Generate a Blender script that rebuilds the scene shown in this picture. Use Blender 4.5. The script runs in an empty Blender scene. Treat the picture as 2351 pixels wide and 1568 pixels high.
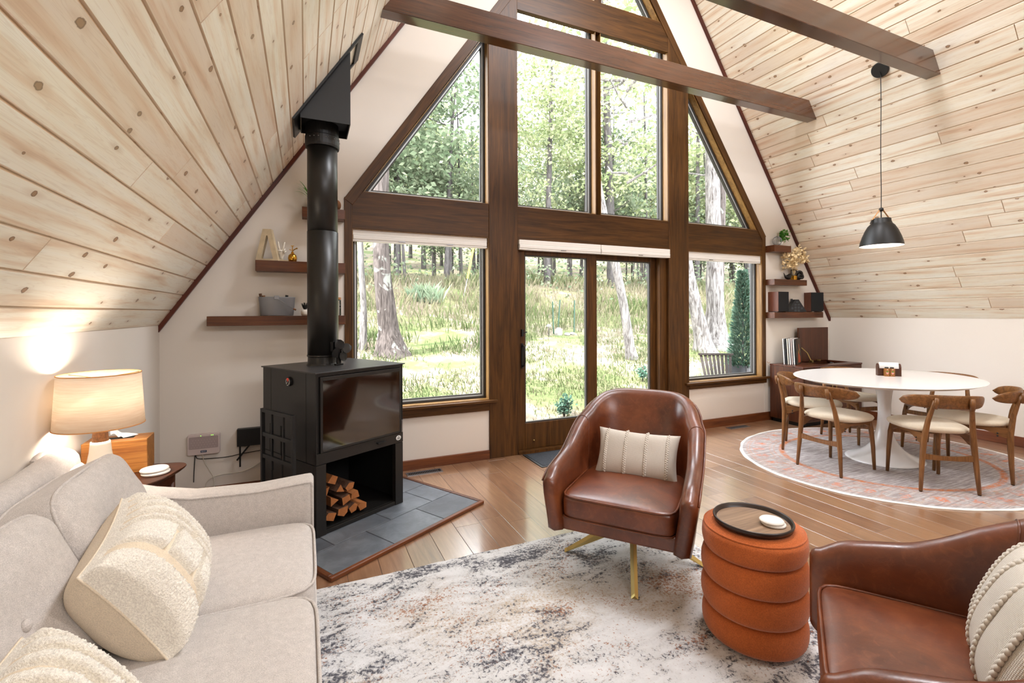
import bpy, math, random
from mathutils import Vector, Matrix, noise as mnoise
random.seed(7)
S = bpy.context.scene
COL = S.collection
PI = math.pi
R = math.radians

# ------------------------------------------------------------------ camera
YAW, ROLL, FPX, CYPX, CAMH = R(23.9424), R(0.2143), 1068.99, 717.43, 1.41
h_ = Vector((math.cos(YAW), -math.sin(YAW), 0)); z_ = Vector((0, 0, 1)); f_ = Vector((math.sin(YAW), math.cos(YAW), 0))
r_ = math.cos(ROLL) * h_ - math.sin(ROLL) * z_; u_ = math.sin(ROLL) * h_ + math.cos(ROLL) * z_
cd = bpy.data.cameras.new('camera'); cam = bpy.data.objects.new('camera', cd); COL.objects.link(cam)
cam.matrix_world = Matrix(((r_.x, u_.x, -f_.x, 0), (r_.y, u_.y, -f_.y, 0), (r_.z, u_.z, -f_.z, CAMH), (0, 0, 0, 1)))
cd.sensor_fit = 'HORIZONTAL'; cd.sensor_width = 36; cd.lens = FPX / 2351 * 36
cd.shift_y = -(784 - CYPX) / 2351; cd.clip_start = .05; cd.clip_end = 400
S.camera = cam

# ------------------------------------------------------------------ view, world, lights
S.view_settings.view_transform = 'Standard'; S.view_settings.look = 'None'
S.view_settings.gamma = 1; S.view_settings.use_curve_mapping = False
S.view_settings.exposure = -0.12
cy = S.cycles
cy.use_denoising = True; cy.max_bounces = 7; cy.diffuse_bounces = 4; cy.glossy_bounces = 3; cy.transmission_bounces = 6
cy.transparent_max_bounces = 12; cy.sample_clamp_indirect = 6; cy.caustics_reflective = False; cy.caustics_refractive = False
try:
    cy.use_adaptive_sampling = True; cy.adaptive_threshold = .02
except Exception:
    pass
w = bpy.data.worlds.new('sky'); S.world = w; w.use_nodes = True
wn = w.node_tree; bg = wn.nodes['Background']
bg.inputs[0].default_value = (.89, .93, 1, 1); bg.inputs[1].default_value = 17.0

XC0 = 2.8877
def lamp(name, kind, loc, energy, color=(1, 1, 1), aim=None, **kw):
    d = bpy.data.lights.new(name, kind); d.energy = energy; d.color = color
    for k, v in kw.items(): setattr(d, k, v)
    o = bpy.data.objects.new(name, d); COL.objects.link(o); o.location = loc
    if aim is not None:
        o.rotation_euler = (Vector(aim) - Vector(loc)).to_track_quat('-Z', 'Y').to_euler()
    return o
lamp('sun', 'SUN', (-10, 0, 20), 19, (1, .97, .93), aim=(0, 2.2, 5), angle=R(1.2))
# added fill strip behind the camera; the back wall has no window there
lamp('rear_fill_strip', 'AREA', (2.9, -3.9, 3.98), 150, (.92, .94, 1), aim=(2.9, 4.2, 1.5), shape='RECTANGLE', size=4.2, size_y=.86)
lamp('rear_ridge_fill', 'AREA', (3.75, -.5, 5.45), 75, (.93, .95, 1), aim=(3.4, -.3, 0), shape='RECTANGLE', size=.5, size_y=.8)  # added fill from above for sofa and left ceiling, no such fixture
# added overhead fill high under the ridge, stands for no real lamp
lamp('ridge_fill', 'AREA', (XC0, 2.15, 5.7), 190, (.93, .95, 1), aim=(XC0, 2.05, 0), shape='RECTANGLE', size=1.3, size_y=.6)

# ------------------------------------------------------------------ materials
def lin(c):
    return tuple(((x / 255) / 12.92 if x / 255 <= .04045 else ((x / 255 + .055) / 1.055) ** 2.4) for x in c) + (1,)

class NT:
    def __init__(s, name):
        s.m = bpy.data.materials.new(name); s.m.use_nodes = True; s.t = s.m.node_tree
        s.b = s.t.nodes['Principled BSDF']; s.out = s.t.nodes['Material Output']
    def n(s, typ, **kw):
        x = s.t.nodes.new('ShaderNode' + typ)
        for k, v in kw.items():
            if isinstance(k, str) and hasattr(x, k): setattr(x, k, v)
        return x
    def l(s, a, b): s.t.links.new(a, b); return s
    def val(s, sock, v):
        if hasattr(v, 'is_linked') or hasattr(v, 'links'): s.l(v, sock)
        else: sock.default_value = v
    def math(s, op, a, b=None, c=None, clamp=False):
        x = s.n('Math', operation=op, use_clamp=clamp)
        for i, v in enumerate((a, b, c)):
            if v is not None: s.val(x.inputs[i], v)
        return x.outputs[0]
    def coord(s, kind='Object'):
        return s.n('TexCoord').outputs[kind]
    def mapp(s, vec, scale=(1, 1, 1), loc=(0, 0, 0), rot=(0, 0, 0)):
        x = s.n('Mapping'); s.l(vec, x.inputs[0]); s.val(x.inputs['Scale'], scale); s.val(x.inputs['Location'], loc); s.val(x.inputs['Rotation'], rot)
        return x.outputs[0]
    def noise(s, vec, scale=5, detail=3, rough=.5, dist=0):
        x = s.n('TexNoise'); s.l(vec, x.inputs['Vector']); s.val(x.inputs['Scale'], scale); s.val(x.inputs['Detail'], detail); s.val(x.inputs['Roughness'], rough); s.val(x.inputs['Distortion'], dist)
        return x.outputs[0]
    def ramp(s, fac, stops, interp='LINEAR'):
        x = s.n('ValToRGB'); s.l(fac, x.inputs[0]); cr = x.color_ramp; cr.interpolation = interp
        while len(cr.elements) > 1: cr.elements.remove(cr.elements[-1])
        cr.elements[0].position = stops[0][0]; cr.elements[0].color = stops[0][1]
        for p, c in stops[1:]:
            e = cr.elements.new(p); e.color = c
        return x.outputs[0]
    def mix(s, fac, a, b, mode='MIX'):
        x = s.n('Mix', data_type='RGBA', blend_type=mode)
        s.val(x.inputs[0], fac); s.val(x.inputs[6], a); s.val(x.inputs[7], b)
        return x.outputs[2]
    def bump(s, height, strength=.3, dist=.01):
        x = s.n('Bump'); s.val(x.inputs['Strength'], strength); s.val(x.inputs['Distance'], dist); s.l(height, x.inputs['Height'])
        s.l(x.outputs[0], s.b.inputs['Normal'])
    def set(s, **kw):
        names = dict(color='Base Color', rough='Roughness', metal='Metallic', spec='Specular IOR Level', coat='Coat Weight', coatr='Coat Roughness', sheen='Sheen Weight', trans='Transmission Weight', alpha='Alpha', emis='Emission Color', emiss='Emission Strength')
        for k, v in kw.items(): s.val(s.b.inputs[names[k]], v)
        return s
BW = lambda v: (v, v, v, 1)

def plain(name, c, rough=.5, metal=0, spec=.5, coat=0, var=0, vscale=30, bump=0, bscale=200, sheen=0, stretch=(1, 1, 1)):
    a = NT(name); a.set(color=lin(c), rough=rough, metal=metal, spec=spec, coat=coat, sheen=sheen)
    if var:
        v = a.noise(a.mapp(a.coord(), stretch), vscale, 4, .6)
        lo = tuple(x * (1 - var) for x in lin(c)[:3]) + (1,); hi = tuple(min(1, x * (1 + var)) for x in lin(c)[:3]) + (1,)
        a.set(color=a.ramp(v, [(.3, lo), (.7, hi)]))
    if bump:
        a.bump(a.noise(a.mapp(a.coord(), stretch), bscale, 2, .5), bump, .004)
    return a.m

def wood(name, lo, hi, axis='X', rough=.4, scale=1.0, coat=0, spec=.4, bump=.12, cior=1.5):
    a = NT(name); st = {'X': (.6, 9, 9), 'Y': (9, .6, 9), 'Z': (9, 9, .6)}[axis]
    st2 = {'X': (2, 60, 60), 'Y': (60, 2, 60), 'Z': (60, 60, 2)}[axis]
    co = a.coord()
    g1 = a.noise(a.mapp(co, st), 2.0 * scale, 5, .6, 1.2)
    g2 = a.noise(a.mapp(co, st2), 2.0 * scale, 3, .6)
    mixv = a.math('ADD', a.math('MULTIPLY', g1, .65), a.math('MULTIPLY', g2, .35))
    a.set(color=a.ramp(mixv, [(.33, lin(lo)), (.66, lin(hi))]), rough=rough, coat=coat, spec=spec, coatr=.12)
    a.b.inputs['Coat IOR'].default_value = cior
    a.bump(g2, bump, .003)
    return a.m

def pine():
    a = NT('pine_boards')
    uv = a.coord('UV'); at = a.n('Attribute'); at.attribute_name = 'rnd'; rnd = at.outputs['Fac']
    off = a.n('CombineXYZ'); a.l(a.math('MULTIPLY', rnd, 37.0), off.inputs[0]); a.l(a.math('MULTIPLY', rnd, 11.0), off.inputs[1])
    va = a.n('VectorMath', operation='ADD'); a.l(uv, va.inputs[0]); a.l(off.outputs[0], va.inputs[1]); v = va.outputs[0]
    streak = a.noise(a.mapp(v, (.55, 9, 1)), 2.0, 3, .55, .4)
    fine = a.noise(a.mapp(v, (3.0, 80, 1)), 2.0, 3, .6, .3)
    wav = a.noise(a.mapp(v, (1.2, 26, 1)), 2.0, 2, .5, 1.5)
    base = a.ramp(streak, [(.30, lin((252, 250, 238))), (.52, lin((249, 242, 224))), (.65, lin((235, 214, 188))), (.80, lin((196, 160, 130)))])
    base = a.mix(a.math('MULTIPLY', fine, .06), base, lin((205, 176, 140)))
    base = a.mix(a.math('MULTIPLY', a.math('GREATER_THAN', a.math('FRACT', a.math('MULTIPLY', rnd, 7.7)), .64), .36), base, lin((210, 174, 144)))
    base = a.mix(a.math('MULTIPLY', a.ramp(wav, [(.46, BW(0)), (.5, BW(1)), (.54, BW(0))]), .16), base, lin((176, 136, 96)))
    # knots: cells stretched along the board
    sc = (3.4, 8.5, 1)
    mv = a.mapp(v, sc)
    vo = a.n('TexVoronoi', voronoi_dimensions='2D'); a.l(mv, vo.inputs['Vector']); vo.inputs['Scale'].default_value = 1.0
    d = a.n('VectorMath', operation='SUBTRACT'); a.l(mv, d.inputs[0]); a.l(vo.outputs['Position'], d.inputs[1])
    sx = a.n('SeparateXYZ'); a.l(d.outputs[0], sx.inputs[0])
    sc_ = a.n('SeparateColor'); a.l(vo.outputs['Color'], sc_.inputs[0])
    dx = a.math('DIVIDE', sx.outputs[0], 3.4 * 1.45); dy = a.math('DIVIDE', sx.outputs[1], 8.5)
    dist = a.math('SQRT', a.math('ADD', a.math('MULTIPLY', dx, dx), a.math('MULTIPLY', dy, dy)))
    rad = a.math('ADD', a.math('MULTIPLY', sc_.outputs[0], .0085), .0042)
    on = a.math('GREATER_THAN', sc_.outputs[1], .42)
    q = a.math('ADD', a.math('DIVIDE', dist, rad), a.math('MULTIPLY', a.math('SUBTRACT', a.noise(a.mapp(v, (60, 60, 1)), 1.0, 2, .5), .5), 1.0))
    core = a.math('MULTIPLY', a.ramp(a.math('MULTIPLY', q, .5), [(.40, BW(1)), (.56, BW(0))]), on)
    ring = a.math('MULTIPLY', a.ramp(a.math('MULTIPLY', q, .5), [(.30, BW(0)), (.44, BW(1)), (.56, BW(0))]), on)
    halo = a.math('MULTIPLY', a.ramp(a.math('MULTIPLY', a.math('SQRT', a.math('ADD', a.math('MULTIPLY', a.math('MULTIPLY', dx, .35), a.math('MULTIPLY', dx, .35)), a.math('MULTIPLY', dy, dy))), 40), [(.1, BW(1)), (.7, BW(0))]), on)
    base = a.mix(a.math('MULTIPLY', halo, .35), base, lin((190, 150, 112)))
    base = a.mix(a.math('MULTIPLY', core, .85), base, lin((150, 112, 74)))
    base = a.mix(a.math('MULTIPLY', ring, .7), base, lin((92, 62, 42)))
    base = a.mix(a.math('MULTIPLY', a.math('GREATER_THAN', rnd, 1.5), .6), base, lin((182, 144, 104)))
    a.set(color=base, rough=.33, spec=.5, coat=.15, coatr=.3)
    a.bump(fine, .05, .002)
    return a.m

def floorwood():
    a = NT('floor_planks')
    uv = a.coord('UV'); at = a.n('Attribute'); at.attribute_name = 'rnd'; rnd = at.outputs['Fac']
    off = a.n('CombineXYZ'); a.l(a.math('MULTIPLY', rnd, 37.0), off.inputs[0]); a.l(a.math('MULTIPLY', rnd, 11.0), off.inputs[1])
    va = a.n('VectorMath', operation='ADD'); a.l(uv, va.inputs[0]); a.l(off.outputs[0], va.inputs[1]); v = va.outputs[0]
    g = a.noise(a.mapp(v, (1.2, 14, 1)), 2.0, 4, .6, 1.0)
    f = a.noise(a.mapp(v, (3, 90, 1)), 2.0, 3, .65, .2)
    b = a.ramp(g, [(.26, lin((104, 76, 54))), (.5, lin((148, 110, 80))), (.74, lin((180, 143, 110)))])
    b = a.mix(a.math('MULTIPLY', f, .45), b, lin((98, 60, 38)))
    hue = a.ramp(rnd, [(0, lin((134, 92, 64))), (.35, lin((184, 142, 104))), (.7, lin((154, 110, 78))), (1, lin((112, 76, 56)))])
    b = a.mix(.38, b, hue)
    b = a.mix(a.math('MULTIPLY', a.math('GREATER_THAN', rnd, 1.5), .75), b, lin((92, 68, 54)))
    a.set(color=b, rough=a.math('ADD', a.math('MULTIPLY', f, .12), .24), spec=.6, coat=1.0, coatr=.15)
    a.b.inputs['Coat IOR'].default_value = 2.2
    a.bump(f, .10, .002)
    return a.m

def rug_abstract():
    a = NT('abstract_rug_pile'); c = a.coord()
    big = a.noise(a.mapp(c, (1.0, 1.7, 1), loc=(3.1, 1.2, 0)), 1.5, 3, .6, .5)
    med = a.noise(a.mapp(c, (1.4, 2.8, 1), loc=(1, 7, 0)), 4.2, 4, .65, .8)
    sp = a.noise(c, 62, 4, .7, .6)
    sp2 = a.noise(a.mapp(c, (1, 1, 1), loc=(5, 2, 0)), 95, 3, .65, .4)
    fuzz = a.noise(c, 300, 2, .6)
    def mask(n, wn, wb, wm, t, e):
        return a.ramp(a.math('ADD', a.math('MULTIPLY', n, wn), a.math('ADD', a.math('MULTIPLY', big, wb), a.math('MULTIPLY', med, wm))), [(t, BW(0)), (t + e, BW(1))])
    col = a.ramp(med, [(.3, lin((229, 228, 228))), (.7, lin((204, 202, 201)))])
    col = a.mix(a.math('MULTIPLY', mask(sp2, .55, .3, .35, .60, .12), .6), col, lin((170, 165, 158)))
    warm = a.ramp(a.noise(a.mapp(c, (1, 1, 1), loc=(9, 4, 0)), 1.5, 2, .5), [(.5, BW(0)), (.66, BW(1))])
    col = a.mix(a.math('MULTIPLY', a.math('MULTIPLY', warm, mask(sp2, .6, .2, .4, .50, .2)), .75), col, lin((186, 158, 118)))
    col = a.mix(a.math('MULTIPLY', mask(sp, .50, .42, .42, .69, .07), .85), col, lin((112, 112, 122)))
    col = a.mix(a.math('MULTIPLY', mask(sp, .58, .32, .46, .735, .05), .85), col, lin((62, 62, 70)))
    rust = a.ramp(a.math('ADD', a.math('MULTIPLY', sp2, .7), a.math('MULTIPLY', a.noise(a.mapp(c, (1, 1.5, 1), loc=(2, 3, 0)), 2.2, 2, .5), .5)), [(.685, BW(0)), (.73, BW(1))])
    col = a.mix(a.math('MULTIPLY', rust, .75), col, lin((160, 96, 52)))
    a.set(color=col, rough=.95, spec=.1, sheen=.2)
    a.bump(a.math('ADD', a.math('MULTIPLY', fuzz, .5), sp), .5, .010)
    return a.m

def rug_round():
    a = NT('round_rug_pile'); c = a.coord()
    s = a.n('SeparateXYZ'); a.l(c, s.inputs[0])
    x = a.math('DIVIDE', s.outputs[0], 1.317); y = a.math('DIVIDE', s.outputs[1], 1.148)
    r = a.math('SQRT', a.math('ADD', a.math('MULTIPLY', x, x), a.math('MULTIPLY', y, y)))
    ang = a.math('ARCTAN2', y, x)
    st = a.noise(a.mapp(c, (4, 70, 1)), 1.0, 4, .7, .3)
    st2 = a.noise(a.mapp(c, (70, 5, 1)), 1.0, 4, .7, .3)
    pt = a.noise(c, 16, 4, .65, 1.0); pt2 = a.noise(a.mapp(c, loc=(3, 8, 0)), 24, 4, .65, .8)
    base = a.ramp(st, [(.32, lin((128, 118, 118))), (.48, lin((172, 164, 162))), (.66, lin((204, 199, 198)))])
    base = a.mix(a.math('MULTIPLY', a.ramp(a.math('ADD', a.math('MULTIPLY', st2, .6), a.math('MULTIPLY', pt, .5)), [(.50, BW(0)), (.62, BW(1))]), .45), base, lin((146, 136, 136)))
    border = a.ramp(r, [(.70, BW(0)), (.74, BW(1)), (.95, BW(1)), (.97, BW(0))])
    fl = a.math('MULTIPLY', a.ramp(a.math('SINE', a.math('MULTIPLY', ang, 30)), [(.35, BW(0)), (.75, BW(1))]), a.ramp(r, [(.80, BW(0)), (.83, BW(1)), (.89, BW(1)), (.91, BW(0))]))
    worn = a.ramp(a.math('ADD', a.math('MULTIPLY', pt2, .6), a.math('MULTIPLY', st, .5)), [(.48, BW(0)), (.62, BW(1))])
    patch = a.ramp(a.math('ADD', a.math('MULTIPLY', pt, .7), a.math('MULTIPLY', st, .4)), [(.55, BW(0)), (.66, BW(1))])
    base = a.mix(a.math('MULTIPLY', a.math('MULTIPLY', border, patch), .45), base, lin((186, 128, 100)))
    base = a.mix(a.math('MULTIPLY', a.math('MULTIPLY', border, a.ramp(pt2, [(.56, BW(0)), (.66, BW(1))])), .35), base, lin((164, 142, 84)))
    base = a.mix(a.math('MULTIPLY', a.math('MULTIPLY', fl, worn), .75), base, lin((206, 116, 74)))
    ring = a.ramp(r, [(.660, BW(0)), (.675, BW(1)), (.70, BW(1)), (.715, BW(0))])
    base = a.mix(a.math('MULTIPLY', ring, a.math('ADD', .25, a.math('MULTIPLY', worn, .65))), base, lin((192, 110, 54)))
    for q, k in ((.745, .4), (.775, .3), (.925, .4), (.945, .3)):
        base = a.mix(a.math('MULTIPLY', a.ramp(r, [(q - .008, BW(0)), (q, BW(1)), (q + .008, BW(0))]), k), base, lin((190, 136, 108)))
    base = a.mix(a.ramp(r, [(.975, BW(0)), (.985, BW(1))]), base, lin((236, 232, 226)))
    a.set(color=base, rough=.95, spec=.1)
    a.bump(st, .2, .004)
    return a.m

def leather():
    a = NT('brown_leather'); c = a.coord()
    n1 = a.noise(c, 5, 5, .6, .6); n2 = a.noise(c, 26, 4, .65, 1.2); n3 = a.noise(c, 160, 3, .6)
    col = a.ramp(n1, [(.3, lin((76, 33, 15))), (.55, lin((108, 53, 26))), (.75, lin((134, 74, 40)))])
    col = a.mix(a.math('MULTIPLY', a.ramp(n2, [(.52, BW(0)), (.72, BW(1))]), .3), col, lin((150, 88, 52)))
    a.set(color=col, rough=a.math('ADD', a.math('MULTIPLY', n2, .18), .24), spec=.6, coat=.2, coatr=.25)
    a.bump(a.math('ADD', n3, a.math('MULTIPLY', n2, .5)), .12, .003)
    return a.m

def fabric(name, c, amt=.16, scale=420, sheen=.15, bump=.5, rough=.9):
    a = NT(name); co = a.coord()
    n = a.noise(co, scale, 2, .6); n2 = a.noise(co, 45, 3, .6)
    L = lin(c); lo = tuple(v * (1 - amt * 1.6) for v in L[:3]) + (1,); hi = tuple(min(1, v * (1 + amt * .8)) for v in L[:3]) + (1,)
    a.set(color=a.ramp(a.math('ADD', a.math('MULTIPLY', n, .75), a.math('MULTIPLY', n2, .25)), [(.35, lo), (.65, hi)]), rough=rough, spec=.15, sheen=sheen)
    a.bump(n, bump, .003)
    return a.m

def knit(name, c):
    a = NT(name); co = a.coord('UV')
    wv = a.n('TexWave', wave_type='BANDS', bands_direction='DIAGONAL'); a.l(a.mapp(co, (1, 1, 1)), wv.inputs[0]); wv.inputs['Scale'].default_value = 55; wv.inputs['Distortion'].default_value = 1.0
    wv2 = a.n('TexWave', wave_type='BANDS', bands_direction='X'); a.l(a.mapp(co, (1, 1, 1)), wv2.inputs[0]); wv2.inputs['Scale'].default_value = 38
    hgt = a.math('MULTIPLY', wv.outputs['Fac'], wv2.outputs['Fac'])
    L = lin(c)
    a.set(color=a.ramp(hgt, [(0, tuple(v * .78 for v in L[:3]) + (1,)), (.6, L)]), rough=.95, spec=.1, sheen=.2)
    a.bump(hgt, .6, .004)
    return a.m

def slate():
    a = NT('slate_tile'); c = a.coord()
    at = a.n('Attribute'); at.attribute_name = 'rnd'
    n = a.noise(c, 7, 5, .65, .6); n2 = a.noise(c, 40, 4, .6)
    col = a.ramp(a.math('ADD', a.math('MULTIPLY', n, .7), a.math('MULTIPLY', at.outputs['Fac'], .25)), [(.3, lin((70, 74, 80))), (.55, lin((96, 101, 108))), (.8, lin((126, 131, 138)))])
    a.set(color=col, rough=a.math('ADD', a.math('MULTIPLY', n, .2), .3), spec=.5)
    a.bump(a.math('ADD', n, a.math('MULTIPLY', n2, .4)), .25, .006)
    return a.m

def glass(name, tint=(1, 1, 1, 1), rough=0.0, ior=1.45):
    a = NT(name); tr = a.n('BsdfTransparent'); tr.inputs[0].default_value = tint
    gl = a.n('BsdfGlossy'); gl.inputs['Roughness'].default_value = rough
    fr = a.n('Fresnel'); fr.inputs[0].default_value = ior
    mx = a.n('MixShader'); a.l(fr.outputs[0], mx.inputs[0]); a.l(tr.outputs[0], mx.inputs[1]); a.l(gl.outputs[0], mx.inputs[2])
    a.l(mx.outputs[0], a.out.inputs[0])
    return a.m

def leafy(name, cols, trans=.45):
    a = NT(name); at = a.n('Attribute'); at.attribute_name = 'rnd'
    col = a.ramp(at.outputs['Fac'], [(i / (len(cols) - 1), lin(c)) for i, c in enumerate(cols)])
    df = a.n('BsdfDiffuse'); tl = a.n('BsdfTranslucent'); a.l(col, df.inputs[0]); a.l(col, tl.inputs[0])
    mx = a.n('MixShader'); mx.inputs[0].default_value = trans; a.l(df.outputs[0], mx.inputs[1]); a.l(tl.outputs[0], mx.inputs[2])
    a.l(mx.outputs[0], a.out.inputs[0])
    return a.m

def shade_cloth():
    a = NT('lampshade_linen'); c = a.coord()
    n = a.noise(a.mapp(c, (8, 8, 160)), 1.5, 3, .6)
    col = a.ramp(n, [(.3, lin((238, 224, 208))), (.7, lin((250, 242, 230)))])
    df = a.n('BsdfDiffuse'); tl = a.n('BsdfTranslucent'); a.l(col, df.inputs[0]); a.l(col, tl.inputs[0])
    mx = a.n('MixShader'); mx.inputs[0].default_value = .56; a.l(df.outputs[0], mx.inputs[1]); a.l(tl.outputs[0], mx.inputs[2])
    a.l(mx.outputs[0], a.out.inputs[0])
    return a.m

def bark(name, lo, hi, sx=7, patches=None):
    a = NT(name); c = a.coord()
    v = a.noise(a.mapp(c, (sx, sx, 1.1)), 2.2, 5, .7, 1.2)
    col = a.ramp(v, [(.36, lin(lo)), (.6, lin(hi))])
    if patches:
        p = a.ramp(a.noise(c, 3.5, 3, .6, .5), [(.60, BW(0)), (.64, BW(1))]); col = a.mix(a.math('MULTIPLY', p, .8), col, lin(patches))
    a.set(color=col, rough=.9, spec=.1); a.bump(v, .8, .03)
    return a.m

def groundmat():
    a = NT('ground_soil_grass'); c = a.coord()
    n = a.noise(c, .55, 4, .6, .6); n2 = a.noise(c, 9, 4, .65)
    col = a.ramp(a.math('ADD', a.math('MULTIPLY', n, .7), a.math('MULTIPLY', a.noise(c, 2.6, 4, .65, .8), .3)), [(.42, lin((80, 90, 58))), (.49, lin((108, 106, 80))), (.53, lin((118, 108, 98))), (.60, lin((92, 80, 74)))])
    col = a.mix(a.math('MULTIPLY', n2, .4), col, lin((78, 84, 52)))
    a.set(color=col, rough=1, spec=.05); a.bump(n2, .5, .05)
    return a.m

M = dict(
    pine=pine(), floor=floorwood(), rug=rug_abstract(), rrug=rug_round(), leather=leather(), slate=slate(), ground=groundmat(),
    wall=plain('white_wall_paint', (226, 218, 208), .85, spec=.2, bump=.08, bscale=260),
    timX=wood('stained_timber_along', (48, 28, 10), (98, 63, 27), 'X', .42, spec=.25), timZ=wood('stained_timber_upright', (48, 28, 10), (98, 63, 27), 'Z', .42, spec=.25),
    beam=wood('dark_beam_wood', (54, 29, 15), (100, 60, 34), 'X', .26, .8, spec=.4, coat=1.0, cior=1.45),
    basew=wood('baseboard_wood', (74, 36, 18), (136, 78, 40), 'X', .4),
    trimw=wood('redbrown_trim_wood', (52, 20, 12), (98, 42, 24), 'X', .4), trimy=wood('redbrown_trim_wood_deep', (66, 34, 20), (120, 66, 38), 'Y', .4),
    shelf=wood('shelf_walnut', (58, 30, 16), (108, 62, 34), 'X', .4), shelfe=plain('shelf_end_grain', (140, 104, 66), .45, var=.2),
    chairw=wood('dining_chair_walnut', (82, 52, 26), (144, 98, 56), 'Z', .34, 2), chairx=wood('dining_chair_walnut_rail', (82, 52, 26), (144, 98, 56), 'X', .34, 2),
    console=wood('console_mahogany', (46, 22, 12), (92, 50, 28), 'Z', .32), consolex=wood('console_mahogany_top', (50, 22, 12), (96, 48, 28), 'X', .3),
    acacia=wood('acacia_box', (122, 72, 30), (176, 120, 60), 'X', .4, 1.4), tabletopw=wood('side_table_walnut', (48, 24, 14), (92, 50, 28), 'X', .32),
    tray=wood('tray_walnut', (104, 80, 62), (172, 142, 116), 'X', .35), trayrim=plain('tray_rim', (40, 26, 20), .35),
    black=plain('matte_black_steel', (25, 23, 21), .42, spec=.5, var=.12, vscale=90), blk=plain('black_metal', (16, 15, 15), .45), satin=plain('satin_black_pipe', (22, 20, 17), .38, spec=.5),
    deep=plain('flat_black', (10, 9, 8), .8), ptop=plain('stove_top_plate', (52, 50, 50), .35),  # deep: one flat black for linings, openings, slots and hidden decks
    brass=plain('brushed_brass', (200, 178, 116), .28, metal=1), gold=plain('polished_brass', (196, 146, 56), .2, metal=1), steel=plain('grey_steel', (150, 150, 152), .35, metal=.8), zinc=plain('galvanised_bucket', (140, 142, 146), .45, metal=.35),
    alum=plain('window_spacer_aluminium', (196, 200, 200), .4, metal=.2), gasket=plain('window_gasket', (50, 46, 42), .5), jamb=wood('jamb_wood', (104, 72, 34), (156, 118, 66), 'Z', .4),
    white=plain('white_lacquer', (240, 238, 236), .16, spec=.5), ceramic=plain('white_ceramic', (236, 228, 214), .2), blind=plain('white_blind_fabric', (238, 234, 228), .8, bump=.1),
    marble=plain('white_coaster_stone', (236, 230, 222), .45, var=.06, vscale=40), paper=plain('tissue_paper', (244, 242, 240), .9), plaster=plain('plaster', (214, 204, 190), .8),
    sofa=fabric('sofa_oatmeal_weave', (208, 200, 194)), cream=fabric('cream_cotton', (232, 216, 192), .08, 300), fluff=fabric('cream_tufted_pile', (247, 239, 226), .12, 240, .3, 1.0), knit=knit('cream_knit', (242, 233, 221)),
    seat=fabric('beige_seat_fabric', (216, 202, 180), .08, 500), orange=fabric('rust_velvet', (190, 99, 48), .14, 220, .25), mat=fabric('charcoal_doormat', (58, 60, 64), .3, 160, 0, 1.0),
    linen=shade_cloth(), pane=glass('window_glass'), stoveglass=glass('stove_glass', (.42, .34, .27, 1), .06, 2.3), clear=glass('clear_glass', (.9, .9, .88, 1)),
    firebox=plain('firebox_brick', (176, 140, 100), .8, var=.3, vscale=9), log=plain('split_log', (160, 98, 50), .85, var=.35, vscale=22, bump=.5, bscale=60), logbark=plain('log_bark', (84, 56, 38), .9, var=.4, vscale=30, bump=.8, bscale=50),
    red=plain('red_enamel', (226, 74, 52), .4), ink=plain('white_print', (238, 238, 234), .5), green=plain('green_print', (60, 140, 52), .5), pink=plain('pink_print', (232, 150, 150), .5), navy=plain('navy_badge', (24, 44, 84), .4), led=None,
    router=plain('router_plastic', (206, 190, 186), .5), routerp=plain('router_panel', (168, 152, 150), .5), cordb=plain('black_cord', (18, 18, 18), .5), cordw=plain('white_cord', (214, 206, 192), .5),
    cork=plain('cork', (110, 70, 36), .8, var=.4, vscale=120), tan=plain('tan_leather', (196, 136, 78), .6), spk=plain('speaker_grille', (14, 14, 14), .9), spkw=wood('speaker_veneer', (70, 34, 20), (112, 60, 36), 'Z', .35),
    travert=plain('travertine', (202, 184, 152), .6, var=.15, vscale=18), dried=plain('dried_petals', (236, 212, 166), .9, var=.15, vscale=40), pot=plain('white_pot', (226, 220, 210), .5),
    barkg=bark('grey_bark', (40, 35, 32), (86, 79, 75), 8, (122, 124, 116)), barkw=bark('pale_birch_bark', (54, 49, 46), (126, 122, 118), 7), barkd=bark('forest_bark', (50, 48, 46), (84, 80, 78), 6),
    leafa=leafy('canopy_leaves', [(100, 112, 76), (122, 132, 94), (142, 148, 112), (160, 162, 132)]), leafd=leafy('shade_leaves', [(84, 98, 74), (104, 116, 92), (126, 134, 110)]),
    grass=leafy('meadow_grass', [(72, 86, 54), (94, 101, 70), (112, 107, 86), (122, 114, 98)], .35), fern=leafy('green_leaf', [(48, 104, 34), (84, 146, 58), (120, 170, 84)], .3), everg=leafy('evergreen_needles', [(50, 80, 66), (76, 104, 88), (100, 124, 108)], .2), bluegrass=leafy('blue_grass', [(82, 102, 82), (104, 118, 96), (130, 138, 114)], .3),
    deck=plain('patio_stone', (140, 137, 138), .8, var=.08, vscale=6), yellow=plain('yellow_plastic', (232, 190, 40), .5), greenst=plain('green_stake', (22, 62, 42), .5), planter=plain('charcoal_planter', (50, 52, 56), .6), adir=wood('weathered_slats', (34, 29, 27), (66, 59, 56), 'Z', .6), rock=plain('fieldstone', (136, 132, 126), .9, var=.2, vscale=9),
)
a = NT('green_led'); a.set(color=lin((150, 230, 90)), emis=lin((150, 240, 80)), emiss=2.0); M['led'] = a.m
a = NT('warm_bulb'); a.set(color=lin((255, 240, 214)), emis=lin((255, 226, 180)), emiss=8.0); M['bulb'] = a.m

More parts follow.
